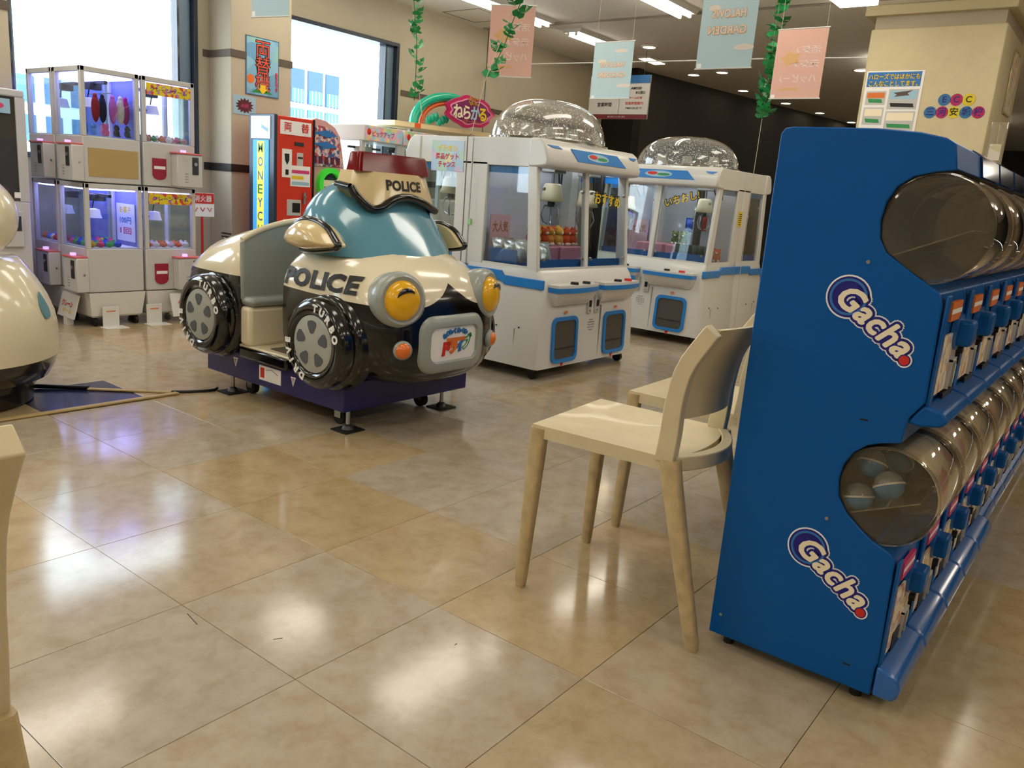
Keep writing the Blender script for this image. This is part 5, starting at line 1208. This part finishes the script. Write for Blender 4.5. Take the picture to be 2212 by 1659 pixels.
pts = [(5.80+.53-.43*math.cos(a), 5.80, 1.65+.24*math.sin(a)) for a in [math.radians(d_) for d_ in range(0, 110, 8)]]
MB().tube(pts, .022, 10).build('arch_lining', 'arch_orange', t, smooth=60)
for i in range(6): MB().ball((6.0+.05*i, 5.79, 1.70+.02*(i % 3)), (.035, .02, .045), 10, 6).build('leaf_figure', 'arch_green', t, smooth=60)
outl = []
for k in range(72):
    a = 2*PI*k/72; r_ = 1+.05*math.cos(7*a)+.03*math.cos(11*a); outl.append((.36*r_*math.cos(a), .150*r_*math.sin(a)))
sgn = plate('sign_board', outl, (6.50, 5.72, 1.835), (1, 0, .03), (0, 0, 1), 'sign_pink', t, t=.03)
plate('sign_field', [(x*.86, y*.80) for x, y in outl], (6.50, 5.690, 1.835), (1, 0, .03), (0, 0, 1), mat('sign_rose', '#f09ab0', .4), sgn, t=.004); plate('sign_core', [(x*.80, y*.72) for x, y in outl], (6.50, 5.686, 1.835), (1, 0, .03), (0, 0, 1), 'sign_plum', sgn, t=.004)
for ch, x, mt in (('ね', -.20, 'cream_print'), ('ら', -.07, 'cream_print'), ('か', .06, 'sky_print'), ('る', .18, 'yellow_print')): put_text(ch, .15, (6.50+x, 5.680, 1.815+.03*x), (1, 0, .03), (0, 0, 1), mt, sgn, offset=.004, extrude=.002)
put_text('なに', .09, (6.53, 5.680, 1.935), (1, 0, .03), (0, 0, 1), mat('sign_gold', '#b98a2e', .4), sgn, offset=.003, extrude=.002); fit_text('スクープゲーム', .30, .03, (6.52, 5.680, 1.742), (1, 0, .03), (0, 0, 1), 'orange_print', sgn, bold=.02)
# ------------------------------------------------------------------ hanging banners (seen from behind, print shows through reversed)
mat('banner_blue', '#b9d3d8', .7); mat('banner_pink', '#e6b6a4', .7); mat('banner_pale', '#b3cfda', .7)
mat('print_cloud', '#e3d8cc', .7); mat('print_amber', '#e0b37a', .7); mat('print_salmon', '#dd9f88', .7); mat('print_soft_white', '#f0ddd2', .7); mat('thread', '#cfc7b4', .6)
def banner(label, x, y, z0, z1, w, style, yaw=0.0):
    """panel in the local y-z plane; its printed face looks to local +x, we see the back"""
    t = thing('hanging_banner', label, 'banner', (x, y, z0), yaw, 'banners hanging from the ceiling')
    h = z1-z0
    MB().box(-.0015, .0015, -w/2, w/2, 0, h).build('cloth', {'b': 'banner_blue', 'p': 'banner_pink', 'l': 'banner_pale'}[style], t)
    for zz in (0, h): MB().cyl((0, -w/2-.006, zz), (0, w/2+.006, zz), .004, n=8).build('rod', 'white_plastic', t, smooth=40)
    for s in (-1, 1): MB().cyl((0, s*(w/2-.015), h), (0, s*(w/2-.02), CEIL-z0), .0012, n=5).build('thread', 'thread', t)
    X = (0, 1, 0); o = -.0022                                    # reads correctly from +x
    if style == 'b':
        for (yy, zz, ww) in ((-.06, .83, .34), (.08, .66, .22), (-.10, .22, .36)):
            MB().prism([(yy*w/.3+ww*w*(.5*math.cos(2*PI*k/24)), zz*h+.032*h*math.sin(2*PI*k/24)*(1.3 if math.sin(2*PI*k/24) > 0 else .8)) for k in range(24)], 'x', -.0024, -.0015).build('cloud', 'print_cloud', t)
        fit_text('HALOWS', w*.62, h*.10, (o-.0006, 0, h*.60), X, (0, 0, 1), 'print_amber', t, bold=.05); fit_text('GARDEN', w*.70, h*.10, (o-.0006, 0, h*.42), X, (0, 0, 1), 'print_amber', t, bold=.05)
        fit_text('HALOWS', w*.60, h*.085, (o-.001, 0, h*.602), X, (0, 0, 1), 'print_soft_white', t, bold=.0); fit_text('GARDEN', w*.68, h*.085, (o-.001, 0, h*.422), X, (0, 0, 1), 'print_soft_white', t, bold=.0)
    elif style == 'p':
        fit_text('活気♪', w*.5, h*.11, (o, -w*.16, h*.70), X, (0, 0, 1), 'print_soft_white', t, bold=.01); fit_text('元気♪', w*.5, h*.11, (o, -w*.16, h*.50), X, (0, 0, 1), 'print_soft_white', t, bold=.01); fit_text('ハッピー♪', w*.74, h*.12, (o, -w*.02, h*.29), X, (0, 0, 1), 'print_soft_white', t, bold=.01)
        MB().prism([(.18*w+.07*math.cos(2*PI*k/10)*(.6 if k % 2 else 1), h*.58+.05*math.sin(2*PI*k/10)*(.6 if k % 2 else 1)) for k in range(10)], 'x', -.0022, -.0015).build('flower', 'print_amber', t)
        MB().box(-.0022, -.0015, -w*.05, w*.35, h*.12, h*.155).build('caption', 'print_amber', t)
    MB().box(-.0022, -.0015, w*.40, w*.48, h*.01, h*.06).build('maker_tag', 'white_print', t)
    return t
banner('large pale blue garden banner near the cream pillar side', 4.31, 2.00, 1.80, 2.26, .315, 'b', 0)
banner('small pale blue garden banner in front of the hanging notice board', 5.39, 3.37, 1.80, 2.195, .335, 'b', 0)
banner('pink banner with reversed white words beside the cream pillar', 5.32, 1.96, 1.78, 2.195, .315, 'p', 0)
banner('pink banner half covered by the ivy strand over the dome', 4.25, 3.42, 1.78, 2.20, .285, 'p', math.radians(25))
banner('plain light blue banner at the top edge above the change poster', 2.49, 3.465, 1.78, 2.2, .225, 'l', math.radians(12))
o = MB().tube([(7.4, 5.75, 2.445), (7.4, 4.8, 2.428), (7.4, 3.7, 2.412), (7.4, 2.9, 2.404), (7.49, 2.19, 2.40)], .006, 6).build('stretched_wire', 'white_plastic', smooth=60); tag(o, 'thin white wire stretched from the wall to the pillar', 'wire')
MB().box(7.36, 7.44, 5.74, 6.25, 2.43, 2.46).build('wire_bracket', 'white_plastic'); tag(bpy.data.objects['wire_bracket'], 'small white bracket holding the stretched wire at the wall', 'bracket')
# ------------------------------------------------------------------ ivy garlands
def leaf_mesh():
    out = [(0, 0), (.30, -.10), (.55, .12), (.42, .42), (.26, .62), (0, 1.0)]
    pts = out+[(-x, y) for x, y in out[-2:0:-1]]
    v = [(x, y, -.22*abs(x)+.10*math.sin(y*2.5)) for x, y in pts]+[(0, .35, .06), (0, .68, .04)]; n = len(pts)
    f = []
    for i in range(n):
        j = (i+1) % n; c = n if (v[i][1]+v[j][1])/2 < .52 else n+1; f.append((i, j, c))
    f.append((n, n+1, 4)) ; f.append((n+1, n, 6))
    me = bpy.data.meshes.new('leaf'); me.from_pydata(v, [], f); me.update(); return me
mat('ivy_leaf', '#1f8a47', .45, noise=.35, nscale=3); mat('ivy_leaf_light', '#35a45e', .45, noise=.3, nscale=3); mat('ivy_stem', '#3c6b3a', .6)
LF = [leaf_mesh(), leaf_mesh()]; LF[0].materials.append(MATS['ivy_leaf']); LF[1].materials.append(MATS['ivy_leaf_light'])
def ivy(label, path, tail, size, n, seed):
    r = random.Random(seed); p0 = Vector(path[0])
    t = thing('ivy_garland', label, 'garland', tuple(p0), group='artificial ivy strands')
    sm = bez([tuple(Vector(p)-p0) for p in path], 40)
    MB().tube(sm, .003, 6).build('stem', 'ivy_stem', t, smooth=60)
    MB().tube([tuple(Vector(p)-p0) for p in tail], .0022, 6).build('string', 'thread', t, smooth=60)
    for i in range(n):
        f = (i+.5)/n; p = Vector(sm[min(40, int(f*40))]); o = bpy.data.objects.new('leaf', LF[i % 2]); COL.objects.link(o); o.parent = t
        a = r.uniform(0, 2*PI); s = size*r.uniform(.75, 1.25)
        o.location = p+Vector((math.cos(a)*.02, math.sin(a)*.02, r.uniform(-.01, .01))); o.scale = (s, s, s)
        o.rotation_euler = (r.uniform(1.9, 2.9), r.uniform(-.5, .5), a+PI/2)
    return t
ivy('ivy strand hanging beside the far window, over the scoop game', [(4.05, 4.15, 2.78), (4.03, 4.12, 2.5), (4.06, 4.10, 2.2), (4.05, 4.05, 1.95), (4.08, 4.08, 1.62)], [(4.05, 4.15, 2.8), (4.06, 4.09, 1.95), (4.10, 4.02, 1.52)], .07, 34, 1)
ivy('ivy strand hanging in front of the pink banner above the dome', [(4.17, 3.18, 2.55), (4.10, 3.18, 2.3), (4.02, 3.22, 2.08), (3.97, 3.25, 1.9), (3.88, 3.28, 1.72)], [(4.2, 3.18, 2.8), (4.17, 3.18, 2.55), (3.86, 3.28, 1.70), (3.775, 3.29, 1.385)], .085, 24, 2)
ivy('ivy strand hanging left of the capsule machines, with a long string', [(6.42, 2.58, 2.75), (6.42, 2.58, 2.45), (6.42, 2.59, 2.15), (6.44, 2.60, 1.95), (6.44, 2.60, 1.78)], [(6.42, 2.58, 2.8), (6.44, 2.60, 1.8), (6.46, 2.615, 1.38), (6.46, 2.612, .62), (6.47, 2.60, .03)], .10, 44, 3)
# string of the second strand down the crane machine's flank
o = MB().tube([(3.775, 3.288, 1.384), (3.740, 3.285, 1.37), (3.742, 3.283, .90), (3.742, 3.285, .62), (3.735, 3.286, .10)], .0035, 6).build('tied_string', mat('string_grey', '#6f6a60', .7), smooth=60); tag(o, 'grey string tied down the flank of the near crane machines', 'string')
# ------------------------------------------------------------------ hanging notice board in front of the dark wall
t = thing('notice_board', 'white hanging notice board with maroon foot strip before the dark wall', 'sign board', (8.8, 5.37, 2.03), world=True)
MB().box(8.79, 8.81, 4.955, 5.78, 2.035, 2.53).build('board', 'white_paint', t); MB().box(8.785, 8.79, 4.955, 5.78, 2.035, 2.088).build('foot_strip', mat('maroon', '#7a2c38', .5), t); MB().box(8.785, 8.79, 4.955, 5.30, 2.44, 2.53).build('head_strip', 'blue_print', t)
MB().box(8.785, 8.79, 5.345, 5.35, 2.09, 2.44).build('divider', 'grey_plastic', t)
for yy, zz, w_, h_, txt, mt in ((5.55, 2.20, .20, .05, '営業時間', 'black_print'), (5.13, 2.385, .14, .030, 'AM9:00', 'black_print'), (5.07, 2.335, .13, .035, '本日開店', 'black_print'), (5.13, 2.275, .18, .030, 'ゲーム広場', 'red_print'), (5.14, 2.215, .24, .035, '営業時間案内', 'red_print'), (5.14, 2.16, .22, .025, 'PM9:00まで', 'black_print')):
    fit_text(txt, w_, h_, (8.7845, yy, zz), (0, -1, 0), (0, 0, 1), mt, t, bold=.01)
fit_text('ありがとうございます', .24, .022, (8.7845, 5.37, 2.061), (0, -1, 0), (0, 0, 1), 'white_print', t)
for yy in (5.05, 5.68): MB().cyl((8.8, yy, 2.53), (8.8, yy, CEIL), .003, n=6).build('hanger', 'dark_metal', t)
# ------------------------------------------------------------------ posters on the column
t = thing('change_poster', 'blue poster with big red letters on the column', 'poster', (4.205, 5.948, 1.68), world=True)
printed('poster_sky', ['#7fb4d2', '#8fc0d8', '#6fa8cc', '#93c7c0', '#7fb4d2'], 9)
MB().box(4.048, 4.362, 5.943, 5.9495, 1.678, 2.124).build('frame', mat('poster_edge', '#4d6b82', .5), t); MB().box(4.056, 4.354, 5.9415, 5.943, 1.686, 2.116).build('sheet', 'poster_sky', t)
for i, ch in enumerate('両替機'):
    put_text(ch, .145, (4.205, 5.9405, 2.03-.128*i), (1, 0, 0), (0, 0, 1), 'black_print', t, offset=.006); put_text(ch, .145, (4.205, 5.9395, 2.03-.128*i), (1, 0, 0), (0, 0, 1), mat('poster_red', '#e2543c', .5), t, offset=.0)
for i, ch in enumerate('あちらです'): put_text(ch, .034, (4.335, 5.9395, 1.86-.030*i), (1, 0, 0), (0, 0, 1), 'red_print', t, offset=.001)
plate('sun', disc(.035, 20), (4.09, 5.9405, 1.80), (1, 0, 0), (0, 0, 1), 'orange_print', t); MB().prism([(4.10, 1.70), (4.30, 1.70), (4.25, 1.735), (4.15, 1.735)], 'y', 5.9405, 5.9415).build('meadow', 'green_print', t)
MB().prism([(4.18, 1.765), (4.23, 1.765), (4.23, 1.735), (4.25, 1.735), (4.205, 1.695), (4.16, 1.735), (4.18, 1.735)], 'y', 5.9385, 5.9405).build('arrow', 'yellow_print', t)
t = thing('burst_sticker', 'dark red starburst sticker below the change poster', 'sticker', (4.04, 5.948, 1.58), world=True)
MB().box(3.938, 4.145, 5.947, 5.9495, 1.515, 1.66).build('sheet', 'sky_print', t)
pts = [((.085 if k % 2 else .060)*math.cos(2*PI*k/28), (.06 if k % 2 else .042)*math.sin(2*PI*k/28)) for k in range(28)]
plate('burst', pts, (4.04, 5.9465, 1.585), (1, 0, 0), (0, 0, 1), mat('burst_maroon', '#5a2028', .5), t); fit_text('必読', .07, .03, (4.04, 5.945, 1.585), (1, 0, 0), (0, 0, 1), 'pink_print', t)
# ------------------------------------------------------------------ posters and stickers on the cream pillar (face X = 7.5, seen from -X)
PX = 7.499
t = thing('service_poster', 'poster with yellow outlined headline and four pictures on the cream pillar', 'poster', (PX, 1.94, 1.6), world=True)
MB().box(PX-.003, PX, 1.715, 2.165, 1.62, 2.29).build('sheet', 'white_print', t); MB().box(PX-.0045, PX-.003, 1.735, 2.155, 2.165, 2.28).build('headline_field', 'blue_print', t)
for i, (w_, ln) in enumerate((('ハローズではほかにも', .40), ('こんなことしてます。', .38))):
    for nm, bd, mt, d_ in (('headline_edge', .05, 'black_print', 0), ('headline', .012, 'yellow_print', .001)): fit_text(w_, ln, .044, (PX-.0052-d_, 1.945, 2.245-.056*i), (0, -1, 0), (0, 0, 1), mt, t, name=nm, bold=bd)
for k, (ya, yb, za, zb, mt, cap) in enumerate(((1.985, 2.145, 2.02, 2.13, 'orange_print', 'green_print'), (1.735, 1.965, 1.985, 2.145, 'sky_print', 'black_print'), (1.985, 2.145, 1.86, 2.0, 'cream_print', 'green_print'), (1.735, 1.965, 1.82, 1.97, 'cream_print', 'green_print'))):
    pc = MB().box(PX-.0045, PX-.003, ya, yb, za, zb).build('picture', 'light_grey', t); MB().box(PX-.0055, PX-.0045, ya+.01, yb-.01, za+(zb-za)*.5, zb-.012).build('picture_top', mt, pc)
    MB().prism([(ya+.02, za+.015), (yb-.03, za+.02), (yb-.02, za+.05), (ya+.03, za+.045)], 'x', PX-.0062, PX-.0045).build('picture_caption', cap, pc)
MB().prism([(1.78, 2.135), (1.93, 2.115), (1.90, 2.10), (1.92, 2.085), (1.80, 2.095), (1.82, 2.11)], 'x', PX-.0068, PX-.0055).build('ribbon', mat('ribbon_brown', '#5a463e', .5), t)
CIR = [('E', 0, 0, 'blue_print'), ('C', 1, 0, 'pink_print'), ('C', 2, 0, 'yellow_print')]; CIR2 = [('三', 0, 'blue_print'), ('河', 1, 'pink_print'), ('安', 2, 'yellow_print'), ('城', 3, 'blue_print'), ('校', 4, 'pink_print')]
mat('disc_blue', '#2f6f9f', .45); mat('disc_pink', '#b01a5a', .45); mat('disc_yellow', '#dcc520', .45)
def dotsticker(ch, y, z, mt, label):
    t = thing('round_sticker', label, 'sticker', (PX, y, z), group='round letter stickers on the pillar', world=True)
    plate('disc', disc(.046, 28), (PX, y, z), (0, -1, 0), (0, 0, 1), 'disc_'+mt.split('_')[0], t, t=.002); put_text(ch, .066, (PX-.003, y, z), (0, -1, 0), (0, 0, 1), 'navy_print' if mt != 'yellow_print' else 'black_print', t, offset=.001)
for ch, i, _, mt in CIR: dotsticker(ch, 1.535-.088*i, 2.058, mt, 'round %s sticker, %s of the upper three on the cream pillar' % (mt.split('_')[0], ORD[i]))
for ch, i, mt in CIR2: dotsticker(ch, 1.625-.0875*i, 1.962, mt, 'round %s sticker, %s of the lower five on the cream pillar' % (mt.split('_')[0], ORD[i]))
# shiny framed notices on the pillar's side (Y = 1.19)
for k, (xa, xb, za, zb, lb) in enumerate(((8.02, 8.34, 2.02, 2.52, 'upper glossy framed notice on the narrow side of the cream pillar'), (8.0, 8.30, 1.45, 1.93, 'lower glossy framed notice on the narrow side of the cream pillar'))):
    t = thing('framed_notice', lb, 'notice', ((xa+xb)/2, 1.188, za), world=True)
    MB().box(xa, xb, 1.178, 1.189, za, zb).build('frame', mat('gilt', '#cdbb8e', .25, metal=.6), t, bevel=.004); MB().box(xa+.02, xb-.02, 1.1765, 1.178, za+.02, zb-.02).build('sheet', 'drum_card', t)
